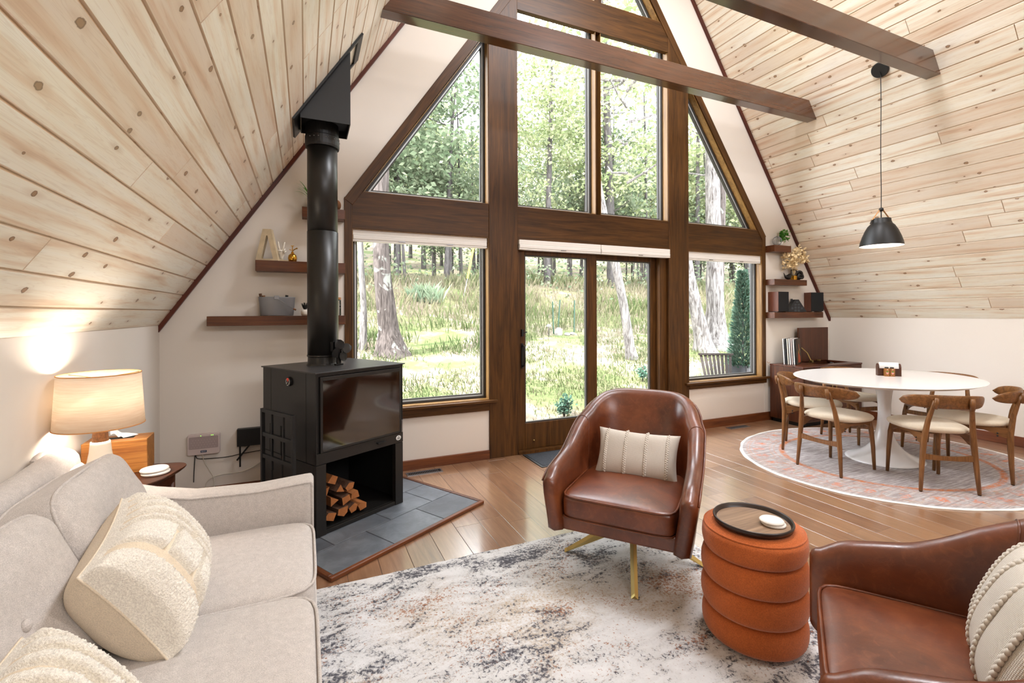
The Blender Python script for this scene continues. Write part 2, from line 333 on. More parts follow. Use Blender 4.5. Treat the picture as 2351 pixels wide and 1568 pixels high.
# ------------------------------------------------------------------ mesh builder
class MB:
    def __init__(s): s.v = []; s.f = []; s.uv = []; s.r = []; s.mi = []; s.cur = 0; s.rv = 0.5
    def add(s, vs, fs, uvs=None):
        o = len(s.v); s.v += [tuple(p) for p in vs]
        for i, f in enumerate(fs):
            s.f.append(tuple(o + k for k in f)); s.uv.append(uvs[i] if uvs else None); s.r.append(s.rv); s.mi.append(s.cur)
        return s
    def box(s, x0, x1, y0, y1, z0, z1):
        vs = [(x, y, z) for x in (x0, x1) for y in (y0, y1) for z in (z0, z1)]
        return s.add(vs, [(0, 1, 3, 2), (4, 6, 7, 5), (0, 4, 5, 1), (2, 3, 7, 6), (0, 2, 6, 4), (1, 5, 7, 3)])
    def prism(s, poly, ex, plane='xz', at=0.0):
        """poly: 2D points; plane xz -> extruded along y from at to at+ex, etc."""
        def P3(p, t):
            return (p[0], t, p[1]) if plane == 'xz' else (p[0], p[1], t) if plane == 'xy' else (t, p[0], p[1])
        n = len(poly); vs = [P3(p, at) for p in poly] + [P3(p, at + ex) for p in poly]
        ar = sum(poly[i][0] * poly[(i + 1) % n][1] - poly[(i + 1) % n][0] * poly[i][1] for i in range(n))
        sgn = (1 if ar > 0 else -1) * (1 if ex > 0 else -1) * (-1 if plane == 'xz' else 1)
        fs = [tuple(range(n))[::-1], tuple(range(n, 2 * n))] + [(i, (i + 1) % n, n + (i + 1) % n, n + i) for i in range(n)]
        if sgn < 0: fs = [f[::-1] for f in fs]
        return s.add(vs, fs)
    def grid(s, fn, nu, nv, cu=False, cv=False, flip=False):
        U = nu if cu else nu + 1; V = nv if cv else nv + 1
        vs = [fn(i / nu, j / nv) for i in range(U) for j in range(V)]
        fs = []; uvs = []
        for i in range(nu):
            for j in range(nv):
                q = (i * V + j, ((i + 1) % U) * V + j, ((i + 1) % U) * V + (j + 1) % V, i * V + (j + 1) % V)
                t = ((i / nu, j / nv), ((i + 1) / nu, j / nv), ((i + 1) / nu, (j + 1) / nv), (i / nu, (j + 1) / nv))
                fs.append(q[::-1] if flip else q); uvs.append(t[::-1] if flip else t)
        return s.add(vs, fs, uvs)
    def loops(s, loops, cap=True):
        n = len(loops[0]); o = len(s.v); vs = [p for l in loops for p in l]; fs = []
        for k in range(len(loops) - 1):
            for i in range(n):
                fs.append((k * n + i, k * n + (i + 1) % n, (k + 1) * n + (i + 1) % n, (k + 1) * n + i))
        if cap:
            fs.append(tuple(range(n))[::-1]); fs.append(tuple((len(loops) - 1) * n + i for i in range(n)))
        return s.add(vs, fs)
    def tube(s, pts, rad, seg=8, cap=True, squash=None, up=None):
        pts = [Vector(p) for p in pts]; n = len(pts)
        rs = rad if isinstance(rad, (list, tuple)) else [rad] * n
        nrm = None; L = []
        for i, p in enumerate(pts):
            t = (pts[min(i + 1, n - 1)] - pts[max(i - 1, 0)])
            t = t.normalized() if t.length > 1e-9 else Vector((0, 0, 1))
            if nrm is None:
                a = Vector(up) if up else (Vector((0, 0, 1)) if abs(t.z) < .9 else Vector((1, 0, 0)))
                nrm = (a - t * a.dot(t)).normalized()
            else:
                nrm = (nrm - t * nrm.dot(t)).normalized()
            b = t.cross(nrm); sq = squash or 1
            L.append([p + nrm * math.cos(2 * PI * k / seg) * rs[i] + b * math.sin(2 * PI * k / seg) * rs[i] * sq for k in range(seg)])
        return s.loops(L, cap)
    def lathe(s, prof, seg=32, c=(0, 0, 0), sx=1, sy=1, close=False, cap=True):
        L = [[(c[0] + r * math.cos(2 * PI * k / seg) * sx, c[1] + r * math.sin(2 * PI * k / seg) * sy, c[2] + z) for k in range(seg)] for r, z in prof]
        if close: L.append(L[0])
        return s.loops(L, cap and not close)
    def ball(s, c, r, nu=12, nv=8, sc=(1, 1, 1)):
        prof = [(max(1e-4, math.sin(PI * i / nv)), -math.cos(PI * i / nv)) for i in range(nv + 1)]
        L = [[(c[0] + q * r * math.cos(2 * PI * k / nu) * sc[0], c[1] + q * r * math.sin(2 * PI * k / nu) * sc[1], c[2] + z * r * sc[2]) for k in range(nu)] for q, z in prof]
        return s.loops(L)
    def softbox(s, c, a, b, h, p=6, n=10, crown=0, pz=None, M4=None, pillow=0):
        """rounded cushion block: half sizes a,b,h"""
        pz = pz or p; idx = {}; vs = []; fs = []
        def key(x, y, z):
            k = (round(x, 5), round(y, 5), round(z, 5))
            if k not in idx:
                q = (abs(x) ** p + abs(y) ** p + abs(z) ** pz) ** (1 / p); X, Y, Z = x / q, y / q, z / q
                bul = crown * (1 - min(1, X * X)) * (1 - min(1, Y * Y)) * (1 if Z > 0 else .3) * (abs(Z))
                v = Vector((X * a * (1 + pillow * (1 - Y * Y) * (1 - Z * Z)), Y * b * (1 + pillow * (1 - X * X) * (1 - Z * Z)), Z * h + (bul if Z > 0 else -bul)))
                v = (M4 @ v) if M4 else v + Vector(c)
                idx[k] = len(vs); vs.append(v)
            return idx[k]
        g = [math.sin((-1 + 2 * i / n) * PI / 2 * .86) / math.sin(PI / 2 * .86) for i in range(n + 1)]
        for i in range(n):
            for j in range(n):
                for sgn in (1, -1):
                    for ax in range(3):
                        q = []
                        for (du, dv) in ((0, 0), (1, 0), (1, 1), (0, 1)):
                            uu, vv = g[i + du], g[j + dv]
                            q.append(key(*((sgn, uu, vv) if ax == 0 else (vv, sgn, uu) if ax == 1 else (uu, vv, sgn))))
                        fs.append(tuple(q if sgn > 0 else q[::-1]))
        return s.add(vs, fs)

def ob(name, mb, m, parent=None, smooth=False, bevel=0, seg=2, sub=0, **props):
    me = bpy.data.meshes.new(name); me.from_pydata(mb.v, [], mb.f)
    ms = m if isinstance(m, (list, tuple)) else [m]
    for x in ms: me.materials.append(x)
    if len(ms) > 1: me.polygons.foreach_set('material_index', mb.mi)
    if any(u is not None for u in mb.uv):
        L = me.uv_layers.new(name='UVMap'); k = 0
        for u, f in zip(mb.uv, mb.f):
            for i in range(len(f)): L.data[k].uv = u[i] if u else (0, 0); k += 1
    at = me.attributes.new('rnd', 'FLOAT', 'FACE'); at.data.foreach_set('value', mb.r)
    if smooth: me.polygons.foreach_set('use_smooth', [True] * len(me.polygons))
    me.update()
    o = bpy.data.objects.new(name, me); COL.objects.link(o)
    if parent: o.parent = parent
    if bevel:
        b = o.modifiers.new('b', 'BEVEL'); b.width = bevel; b.segments = seg; b.limit_method = 'ANGLE'; b.angle_limit = R(35)
        b.harden_normals = False
    if sub:
        q = o.modifiers.new('s', 'SUBSURF'); q.levels = sub; q.render_levels = sub
    for k, v in props.items(): o[k] = v
    return o

def tag(o, label, cat, group=None, kind=None):
    o['label'] = label; o['category'] = cat
    if group: o['group'] = group
    if kind: o['kind'] = kind
    return o
def thing(name, label, cat, loc=(0, 0, 0), rz=0, group=None):
    o = bpy.data.objects.new(name, None); COL.objects.link(o); o.location = loc; o.rotation_euler = (0, 0, rz); o.empty_display_size = .1
    return tag(o, label, cat, group)
def struct(name, mb, m, label, cat, parent=None, **kw):
    o = ob(name, mb, m, parent, **kw)
    if parent is None: tag(o, label, cat, kind='structure')
    return o
def dup(root, loc, rz, label=None, group=None):
    r = root.copy(); COL.objects.link(r); r.location = loc; r.rotation_euler = (0, 0, rz)
    if label: r['label'] = label
    if group: r['group'] = group
    for ch in list(root.children):
        c = ch.copy(); COL.objects.link(c); c.parent = r
        for g in list(ch.children):
            d = g.copy(); COL.objects.link(d); d.parent = c
    return r

# ------------------------------------------------------------------ room shell
XC, WW, ZK, SC = 2.8877, 3.8729, 1.3213, 1.5054
XL, XR, YW, YB = XC - WW, XC + WW, 4.2, -4.2
WC, ZC1, SW = 2.5819, 2.4029, 1.4427          # timber frame: half width, corner height, slope
ZA = ZK + SC * WW
P1, P2, HB, HT = .9608, 1.2664, 2.1347, 2.4575
FL, FR = XC - WC, XC + WC
th = math.atan(SC)

def planks(mb, o, eu, ev, L, W, pw, jl, g, depth, seed, face):
    """rows of boards: u along the board, v across; bevelled edges. face: +1/-1 flips normals"""
    rng = random.Random(seed); o = Vector(o); eu = Vector(eu); ev = Vector(ev); nn = eu.cross(ev).normalized() * (1 if face > 0 else -1)
    v = 0
    while v < W - 1e-4:
        v1 = min(v + pw, W); u = -rng.uniform(0, jl)
        while u < L:
            u1 = u + jl * rng.uniform(.75, 1.25); a, b = max(u, 0), min(u1, L)
            if b - a > 1e-3:
                mb.rv = rng.random()
                rc = [(a, v), (b, v), (b, v1), (a, v1)]; ri = [(a + g * .5, v + g), (b - g * .5, v + g), (b - g * .5, v1 - g), (a + g * .5, v1 - g)]
                vs = [o + eu * p[0] + ev * p[1] - nn * depth for p in rc] + [o + eu * p[0] + ev * p[1] for p in ri]
                fs = [(4, 5, 6, 7)] + [(i, (i + 1) % 4, 4 + (i + 1) % 4, 4 + i) for i in range(4)]
                P = rc + ri
                if face < 0: fs = [f[::-1] for f in fs]
                UV = [tuple((P[k][0], P[k][1] - v) for k in f) for f in fs]; rv_ = mb.rv
                o_ = len(mb.v); mb.v += [tuple(q) for q in vs]
                for f, t in zip(fs, UV):
                    mb.f.append(tuple(o_ + k for k in f)); mb.uv.append(t); mb.r.append(rv_ if set(f) == {4, 5, 6, 7} else 2.0); mb.mi.append(0)
                mb.rv = rv_
            u = u1
        v = v1
    return mb

LEN = YW - YB
SLOPE = WW / math.cos(th)
# floor
mb = planks(MB(), (XL - .17 + (.545 - XL) % .173, YB, 0), (0, 1, 0), (1, 0, 0), LEN + .1, XR - XL + .3, .173, 1.25, .0021, .0016, 3, -1)
fl = struct('floor', mb, M['floor'], 'warm brown wood plank floor with boards running towards the windows', 'floor')
struct('floor', MB().box(XL - .2, XR + .2, YB - .1, YW + .15, -.15, -.003), M['deep'], '', 'floor', parent=fl).name = 'subfloor'
# ceilings (sloped, knotty pine)
lo = (XL, YB, ZK); ro = (XR, YB, ZK)
mb = planks(MB(), lo, (0, 1, 0), (math.cos(th), 0, math.sin(th)), LEN, SLOPE, .136, 3.2, .0062, .006, 11, 1)
cl = struct('ceiling', mb, M['pine'], 'sloped pine board ceiling rising from the wall behind the sofa', 'ceiling')
nl = Vector((-math.sin(th), 0, math.cos(th)))
def slab(o, e, n, t0=.012, t1=.2):
    o = Vector(o); e = Vector(e); n = Vector(n); y = Vector((0, LEN, 0)); vs = []
    for t in (t0, t1):
        for p in (o, o + e, o + e + y, o + y): vs.append(p + n * t)
    return MB().add(vs, [(0, 1, 2, 3), (7, 6, 5, 4), (0, 4, 5, 1), (1, 5, 6, 2), (2, 6, 7, 3), (3, 7, 4, 0)])
struct('roof_deck', slab(lo, (WW + .1, 0, SC * (WW + .1)), nl), M['deep'], '', '', parent=cl)
mb = planks(MB(), ro, (0, 1, 0), (-math.cos(th), 0, math.sin(th)), LEN, SLOPE, .136, 3.2, .0062, .006, 12, -1)
cr_ = struct('ceiling', mb, M['pine'], 'sloped knotty pine board ceiling above the dining table', 'ceiling')
struct('roof_deck', slab(ro, (-WW - .1, 0, SC * (WW + .1)), (math.sin(th), 0, math.cos(th))), M['deep'], '', '', parent=cr_)
# walls
struct('wall_left', MB().box(XL - .15, XL, YB, YW + .15, 0, ZK + .02), M['wall'], 'low white wall behind the sofa and lamp', 'wall')
struct('wall_right', MB().box(XR, XR + .15, YB, YW + .15, 0, ZK + .02), M['wall'], 'low white wall beside the dining table', 'wall')
struct('wall_back', MB().prism([(XL - .2, 0), (XR + .2, 0), (XR + .2, ZK), (XC, ZA + .3), (XL - .2, ZK)], .15, 'xz', YB - .15), M['wall'], 'white gable wall behind the viewer', 'wall')
mb = MB()
ZT = ZC1 + SW * WC
mb.prism([(XL - .1, 0), (FL + .02, 0), (FL + .02, ZC1), (XC, ZT), (XC, ZA + .1), (XL - .1, ZK - .05)], .16, 'xz', YW)
mb.prism([(XR + .1, 0), (FR - .02, 0), (FR - .02, ZC1), (XC, ZT), (XC, ZA + .1), (XR + .1, ZK - .05)], .16, 'xz', YW)
SL, SRr = .50, .50
mb.box(FL + .02, XC - P2 + .02, YW + .005, YW + .16, 0, SL); mb.box(XC + P2 - .02, FR - .02, YW + .005, YW + .16, 0, SRr)
struct('wall_front', mb, M['wall'], 'white gable wall around the timber window frame', 'wall')
# timber frame
T0, T1 = YW - .012, YW + .17
def bx(*a): return MB().box(*a)
def post(x0, x1, nm, lab):
    zt = lambda x: ZC1 + SW * (x - FL) if x < XC else ZC1 + SW * (FR - x)
    struct(nm, MB().prism([(x0, 0), (x1, 0), (x1, zt(x1) - .05), (x0, zt(x0) - .05)], T1 - T0, 'xz', T0), M['timZ'], lab, 'post', bevel=.003)
post(XC - P2, XC - P1, 'trim_1', 'wide brown timber post left of the sliding door')
post(XC + P1, XC + P2, 'trim_2', 'wide brown timber post right of the sliding door')
for i, (a_, b_, lab) in enumerate(((FL + .06, XC - P2, 'brown timber header above the window by the stove'), (XC - P1, XC + P1, 'brown timber header above the sliding door'), (XC + P2, FR - .06, 'brown timber header above the right-hand picture window'))):
    struct('trim_%d' % (3 + i), bx(a_, b_, T0 + .004, T1, HB, HT), M['timX'], lab, 'header', bevel=.003)
struct('trim_6', bx(FL, FL + .064, T0, T1, .0, ZC1 - .005), M['timZ'], 'narrow brown upright trim beside the black stovepipe', 'trim', bevel=.003)
struct('trim_7', bx(FR - .064, FR, T0, T1, .495, ZC1 - .005), M['timZ'], 'narrow brown upright trim beside the right wall shelves', 'trim', bevel=.003)
def sloped(nm, x0, z0, x1, z1, wd, mat, lab, y0, y1, side):
    """board along the slope from (x0,z0) to (x1,z1), wd wide towards the room centre (side=+1 right/below)"""
    L = math.hypot(x1 - x0, z1 - z0); an = math.atan2(z1 - z0, x1 - x0)
    mb = MB().box(0, L, y0, y1, -wd if side > 0 else 0, 0 if side > 0 else wd)
    o = struct(nm, mb, mat, lab, 'trim', bevel=.003); o.location = (x0, 0, z0); o.rotation_euler = (0, -an, 0)
    return o
sloped('trim_8', FL - .003, ZC1 - .02, XC, ZT, .085, M['timX'], 'sloping brown trim along the left edge of the gable windows', T0 - .004, T1, 1)
sloped('trim_9', FR + .003, ZC1 - .02, XC, ZT, .085, M['timX'], 'sloping brown trim along the right edge of the gable windows', T0 - .004, T1, -1)
struct('trim_10', bx(XC - P1, XC + P1, T0 + .004, YW + .045, 4.415, 4.742).box(XC - P1, XC + P1, YW + .05, T1, 4.61, 4.742), M['timX'], 'brown timber panel high between the posts above the tall windows', 'trim', bevel=.003)
sloped('trim_11', XL, ZK - .05, XC, ZA - .05, .055, M['trimw'], 'thin dark red trim where the left ceiling meets the window wall', YW - .03, YW, -1)
sloped('trim_12', XR, ZK - .05, XC, ZA - .05, .055, M['trimw'], 'thin dark red trim where the right ceiling meets the window wall', YW - .03, YW, 1)
# sills and baseboards
mb = MB().box(FL + .064, XC - P2 + .075, YW - .05, YW + .1, .545, .57); mb.box(FL + .07, XC - P2 - .002, YW - .018, YW + .01, .468, .545)
struct('trim_13', mb, M['timX'], 'brown window sill above the white wall beside the stove', 'window sill', bevel=.004)
mb = MB().box(XC + P2 - .07, FR + .06, YW - .05, YW + .1, .545, .57); mb.box(XC + P2 + .002, FR + .005, YW - .018, YW + .01, .488, .545)
struct('trim_14', mb, M['timX'], 'brown window sill of the right-hand picture window', 'window sill', bevel=.004)
struct('baseboard_front', bx(XL, XC - P2 - .002, YW - .016, YW + .006, 0, .085), M['basew'], 'red brown baseboard under the window beside the stove', 'baseboard', bevel=.003)
struct('baseboard_front', bx(XC + P2 + .002, XR, YW - .016, YW + .006, 0, .105), M['basew'], 'dark brown baseboard below the right-hand picture window', 'baseboard', bevel=.003)
struct('baseboard_right', bx(XR - .016, XR, YB, YW - .016, 0, .105), M['trimy'], 'grainy brown baseboard along the wall behind the dining table', 'baseboard', bevel=.003)
struct('baseboard_left', bx(XL, XL + .016, YB, YW - .016, 0, .085), M['trimy'], 'brown baseboard along the wall behind the sofa', 'baseboard', bevel=.003)
# tie beams
def tie(y0, y1, z0, z1, lab):
    def xs(z): return (z - ZK) / SC
    struct('ceiling_beam', MB().prism([(XL + xs(z0) - .02, z0), (XR - xs(z0) + .02, z0), (XR - xs(z1) + .02, z1), (XL + xs(z1) - .02, z1)], y1 - y0, 'xz', y0), M['beam'], lab, 'ceiling beam', bevel=.004)
tie(3.394, 3.504, 3.571, 3.765, 'dark brown tie beam crossing in front of the gable windows')
tie(2.278, 2.390, 3.557, 3.752, 'dark brown tie beam beside the pendant lamp canopy')

# ------------------------------------------------------------------ windows
GY = YW + .115
def inset(poly, d):
    n = len(poly); out = []
    ar = sum(poly[i][0] * poly[(i + 1) % n][1] - poly[(i + 1) % n][0] * poly[i][1] for i in range(n)); sg = 1 if ar > 0 else -1
    for i in range(n):
        p, a, b = Vector(poly[i]), Vector(poly[i - 1]), Vector(poly[(i + 1) % n])
        e1 = (p - a).normalized(); e2 = (b - p).normalized(); n1 = Vector((-e1.y, e1.x)) * sg; n2 = Vector((-e2.y, e2.x)) * sg
        k = 1 + n1.dot(n2); out.append(tuple(p + (n1 + n2) * (d / max(k, .2))))
    return out
def ring(poly, d, y0, y1):
    q = inset(poly, d); n = len(poly); mb = MB()
    vs = [(p[0], y, p[1]) for y in (y0, y1) for p in poly] + [(p[0], y, p[1]) for y in (y0, y1) for p in q]
    fs = []
    for i in range(n):
        j = (i + 1) % n
        fs += [(i, j, 2 * n + j, 2 * n + i), (n + j, n + i, 3 * n + i, 3 * n + j), (2 * n + i, 2 * n + j, 3 * n + j, 3 * n + i), (i, n + i, n + j, j)]
    return mb.add(vs, fs)
WN = [0]
def window(poly, lab, jamb=.006):
    WN[0] += 1
    fr = ring(poly, .026, GY - .035, GY + .04)
    o = struct('window_%d' % WN[0], fr, M['gasket'], lab, 'window')
    ob('spacer', ring(inset(poly, .026), .012, GY - .022, GY + .03), M['alum'], o)
    ob('glazing_bead', ring(inset(poly, .038), .010, GY - .014, GY + .02), M['gasket'], o)
    ob('reveal', ring(poly, jamb, T0 + .01, GY - .035), M['jamb'], o)
    p = inset(poly, .045); m = MB()
    for y in (GY, ): m.add([(a[0], y, a[1]) for a in p], [tuple(range(len(p)))])
    ob('glass', m, M['pane'], o)
    return o
xa, xb = FL + .064, XC - P2; xc_, xd = XC + P2, FR - .064
window([(xa, .57), (xb, .57), (xb, HB), (xa, HB)], 'large picture window left of the door beside the stove')
window([(xc_, .57), (xd, .57), (xd, HB), (xc_, HB)], 'picture window right of the door with a planter outside')
zs = lambda x: ZC1 - .02 + SW * (x - FL) - .085 / math.cos(math.atan(SW))
x1 = FL + (HT - (ZC1 - .02) + .085 / math.cos(math.atan(SW))) / SW
window([(x1, HT), (xb, HT), (xb, zs(xb))], 'triangular upper window left of the door')
mx_ = lambda p: 2 * XC - p
window([(mx_(x1), HT), (mx_(xb), zs(xb)), (mx_(xb), HT)], 'triangular upper window right of the door')
XM = 2.885
window([(XC - P1, HT), (XM - .03, HT), (XM - .03, 4.605), (XC - P1, 4.605)], 'tall upper window over the door handle side of the sliding door')
window([(XM + .03, HT), (XC + P1, HT), (XC + P1, 4.605), (XM + .03, 4.605)], 'tall upper window over the fixed door panel')
struct('trim_15', bx(XM - .031, XM + .031, T0 + .07, T1, HT, 4.605), M['timZ'], 'slim brown mullion between the two tall upper windows', 'mullion')
zi = lambda x: zs(x)
window([(XC - P1, 4.742), (XC - .04, 4.742), (XC - .04, zi(XC - .04)), (XC - P1, zi(XC - P1))], 'top gable window left half under the ridge')
window([(XC + .04, 4.742), (XC + P1, 4.742), (XC + P1, zi(XC - P1)), (XC + .04, zi(XC - .04))], 'top gable window right half under the ridge')
struct('trim_16', bx(XC - .045, XC + .045, T0 + .01, T1, 4.742, 6.0), M['timZ'], 'brown upright between the two top gable windows', 'mullion')

# sliding door
dr = struct('door_1', MB().box(XC - P1, XC - P1 + .012, YW + .0, YW + .16, 0, HB).box(XC + P1 - .10, XC + P1, YW + .03, YW + .16, 0, HB).box(XC - P1, XC + P1, YW + .03, YW + .16, 2.06, HB).box(XC - P1, XC + P1, YW - .02, YW + .16, 0, .028), M['timZ'], 'brown wood framed sliding glass patio door', 'door')
def doorpanel(nm, x0, x1, y0, y1, sw, sr, br, z0=.03, z1=2.075, tr=.085):
    mb = MB().box(x0, x0 + sw, y0, y1, z0, z1).box(x1 - sr, x1, y0, y1, z0, z1).box(x0 + sw, x1 - sr, y0, y1, z0, z0 + br).box(x0 + sw, x1 - sr, y0, y1, z1 - tr, z1)
    p = ob(nm, mb, M['timZ'], dr, bevel=.004)
    q = [(x0 + sw, z0 + br), (x1 - sr, z0 + br), (x1 - sr, z1 - tr), (x0 + sw, z1 - tr)]
    ob('glazing_bead', ring(q, .012, y0 + .008, y1 - .008), M['gasket'], p)
    m = MB().add([(a[0], (y0 + y1) / 2, a[1]) for a in inset(q, .008)], [(0, 1, 2, 3)]); ob('glass', m, M['pane'], p)
    return p
sp_ = doorpanel('sliding_panel', XC - P1 + .012, 2.89, YW + .04, YW + .09, .085, .125, .26)
doorpanel('fixed_panel', 2.86, XC + P1 - .09, YW + .10, YW + .15, .06, .085, .26)
hb = MB().tube([(1.993, YW + .035, 1.08), (1.993, YW - .012, 1.07), (1.993, YW - .022, 1.0), (1.993, YW - .022, .94), (1.993, YW - .012, .88), (1.993, YW + .035, .87)], .009, 8); hb.box(1.98, 2.006, YW + .03, YW + .04, .85, 1.10)
ob('door_handle', hb, M['blk'], sp_, smooth=False); ob('lock_lever', MB().box(1.982, 2.004, YW + .02, YW + .04, 1.17, 1.24).tube([(1.993, YW + .03, 1.20), (2.03, YW + .0, 1.215)], .006, 6), M['blk'], sp_)
m = MB()
for x in (2.12, 2.72): m.ball((x, YW + .038, .11), .009)
ob('brass_screw', m, M['brass'], sp_)

# blinds
def blind(x0, x1, y, lab, pulls):
    t = thing('roller_blind', lab, 'blind', ((x0 + x1) / 2, y, HB), 0, 'white blinds folded up at the window heads')
    w2 = (x1 - x0) / 2
    ob('head_rail', MB().box(-w2, w2, -.028, .028, -.052, -.004), M['blind'], t, bevel=.004)
    ob('folded_fabric', MB().box(-w2 + .002, w2 - .002, -.033, .024, -.088, -.052), M['blind'], t, bevel=.006)
    ob('bottom_rail', MB().box(-w2, w2, -.030, .026, -.102, -.089), M['blind'], t, bevel=.003)
    for f in pulls: ob('pull_tab', MB().box(-w2 + f * 2 * w2 - .03, -w2 + f * 2 * w2 + .03, -.037, -.031, -.093, -.087), M['steel'], t)
blind(xa + .005, xb - .012, YW + .04, 'white blind folded at the top of the window by the stove', (.34, .7))
blind(XC - P1 + .004, 2.893, YW - .008, 'white blind folded above the sliding door panel with the handle', (.52,))
blind(2.898, XC + P1 - .002, YW - .008, 'white blind folded above the fixed door panel', (.55,))
blind(xc_ + .005, xd - .008, YW + .04, 'white blind folded at the top of the right picture window', (.3, .72))

# ------------------------------------------------------------------ furniture: armchairs
def smooth(a, b, t):
    t = max(0, min(1, (t - a) / (b - a))); return t * t * (3 - 2 * t)
def swivel_chair(label, loc, rz):
    """local: +x forward, +y left. shell band, seat cushion, brass star base"""
    t = thing('swivel_armchair', label, 'armchair', loc, rz, 'brown leather swivel armchairs')
    # plan of the shell centre line: from right front (-y) round the back to left front (+y)
    Wd, FX, BX = .335, .385, -.285
    def plan(s):
        a = abs(s); sg = 1 if s > 0 else -1
        if a > .45:
            k = (a - .45) / .55
            return Vector((BX + .27 + (FX - BX - .27) * k, sg * (Wd - .012 * (1 - k) ** 2 + .0 * k), 0))
        an = a / .45 * PI / 2
        return Vector((BX + .27 - .27 * math.cos(an) ** .9, sg * (Wd - .012) * math.sin(an) ** .72 if an > 0 else 0, 0))
    def top(s):
        a = abs(s); T = [(0, .890), (.12, .887), (.22, .868), (.30, .828), (.38, .765), (.46, .702), (.55, .648), (.65, .612), (.8, .588), (.92, .566), (1, .530)]
        for (x0, y0), (x1, y1) in zip(T, T[1:]):
            if a <= x1 + 1e-9:
                i = T.index((x0, y0)); m0 = (y1 - T[max(0, i - 1)][1]) / (x1 - T[max(0, i - 1)][0] + 1e-9) if i else 0; j = min(len(T) - 1, i + 2); m1 = (T[j][1] - y0) / (T[j][0] - x0)
                d = x1 - x0; t_ = (a - x0) / d; return (2 * t_ ** 3 - 3 * t_ ** 2 + 1) * y0 + (t_ ** 3 - 2 * t_ ** 2 + t_) * d * m0 + (-2 * t_ ** 3 + 3 * t_ ** 2) * y1 + (t_ ** 3 - t_ ** 2) * d * m1
        return T[-1][1]
    def sect(s, shrink=0.0):
        p = plan(s); d = (plan(min(1, s + .01)) - plan(max(-1, s - .01))).normalized(); nrm = Vector((d.y, -d.x, 0))  # outward
        if nrm.dot(p - Vector((.05, 0, 0))) < 0: nrm = -nrm
        bk = smooth(.62, .15, abs(s)); zt = top(s) - shrink * .035; zb = .255 + .02 * bk + shrink * .03; th_ = (.040 + .006 * bk) * (1 - shrink)
        tw = (.036 + .004 * bk) * (1 - shrink)
        L = []
        def P(off, z):
            k = max(0, (z - .30) / .6); lean = -.14 * bk * k ** 1.3 + (.03 * (1 - bk)) * 0
            side = (.035 * k * 1.6 if bk < .5 else .0) * (1 - bk)
            q = p + nrm * (off - .055 * (1 - smooth(.24, .5, z)) * (.4 + .6 * bk)) + Vector((lean, 0, 0)) + nrm * side * .5
            return (q.x, q.y, z)
        for k in range(6): L.append(P(th_, zb + .012 + (zt - .04 - zb) * k / 5))
        for k in range(1, 8):
            an = PI * k / 8; L.append(P(tw * math.cos(an), zt - .028 + .036 * math.sin(an)))
        for k in range(6): L.append(P(-th_, zt - .028 - (zt - .04 - zb) * k / 5))
        L.append(P(0, zb))
        return L
    n = 56; ss = [-1 + 2 * i / n for i in range(n + 1)]
    def push(l, s, d): 
        f = Vector((d, 0, 0)); return [tuple(Vector(q) + f) for q in l]
    first = [push(sect(-1, k), -1, d) for k, d in ((.8, .034), (.4, .028), (.14, .016))]
    last = [push(sect(1, k), 1, d) for k, d in ((.14, .016), (.4, .028), (.8, .034))]
    mb = MB().loops(first + [sect(s) for s in ss] + last)
    ob('shell', mb, M['leather'], t, smooth=True)
    # piping along the outer top edge and the front edges of the arms
    pp = [sect(s)[5] for s in ss]
    ob('shell_piping', MB().tube([(q[0] * 1.006, q[1] * 1.006, q[2] + .004) for q in pp], .005, 6), M['leather'], t, smooth=True)
    for sg in (-1, 1):
        q = sect(.40 * sg); ob('arm_seam', MB().tube([tuple(Vector(v) * 1.0) for v in q[3:17]], .0035, 5), M['leather'], t, smooth=True)
    # front rail under the cushion
    ob('front_rail', MB().box(-.2, .372, -.292, .292, .262, .335), M['leather'], t, bevel=.012, smooth=False)
    ob('seat_cushion', MB().softbox((.098, 0, .392), .305, .288, .062, 9, 12, .022, 7), M['leather'], t, smooth=True)
    def rrect(a, b, cx, z, p=9, nn=72):
        out = []
        for k in range(nn + 1):
            an = 2 * PI * k / nn; c, s_ = math.cos(an), math.sin(an); q = (abs(c) ** p + abs(s_) ** p) ** (-1 / p); out.append((cx + a * c * q, b * s_ * q, z))
        return out
    ob('cushion_piping', MB().tube(rrect(.300, .283, .098, .446), .0055, 6, False).tube(rrect(.302, .285, .098, .338), .004, 6, False), M['leather'], t, smooth=True)
    ob('hub', MB().lathe([(.0, .17), (.035, .17), (.04, .2), (.06, .24), (.0, .262)], 20), M['brass'], t, smooth=True)
    base = ob('star_base', MB().lathe([(0, .155), (.032, .155), (.032, .20), (0, .20)], 16), M['brass'], t)
    for k in range(4):
        an = PI * (.25 + .5 * k) - R(41) + R(41)
        an = BASE_ANG + k * PI / 2
        d = Vector((math.cos(an), math.sin(an), 0)); b = Vector((-d.y, d.x, 0))
        prof = [(.0, .205, .145), (.12, .19, .128), (.372, .018, .006), (.385, .012, .0)]
        L = []
        for r, zt, zb in prof:
            c = d * r; w_ = .017
            L.append([tuple(c + b * w_ + z_ * (zt - .012)), tuple(c + z_ * (zt + .004)), tuple(c - b * w_ + z_ * (zt - .012)), tuple(c - b * w_ + z_ * zb), tuple(c + b * w_ + z_ * zb)])
        ob('base_leg', MB().loops(L), M['brass'], t)
    return t
CH1 = (1.69, 2.135, .014); CA1 = R(219)
BASE_ANG = R(233 - 219)
ch1 = swivel_chair('brown leather swivel armchair standing free before the sliding door', CH1, CA1)
CH2 = (1.643, .577, .014); CA2 = R(125)
ch2 = dup(ch1, CH2, CA2, 'brown leather swivel armchair cut off by the bottom right corner')

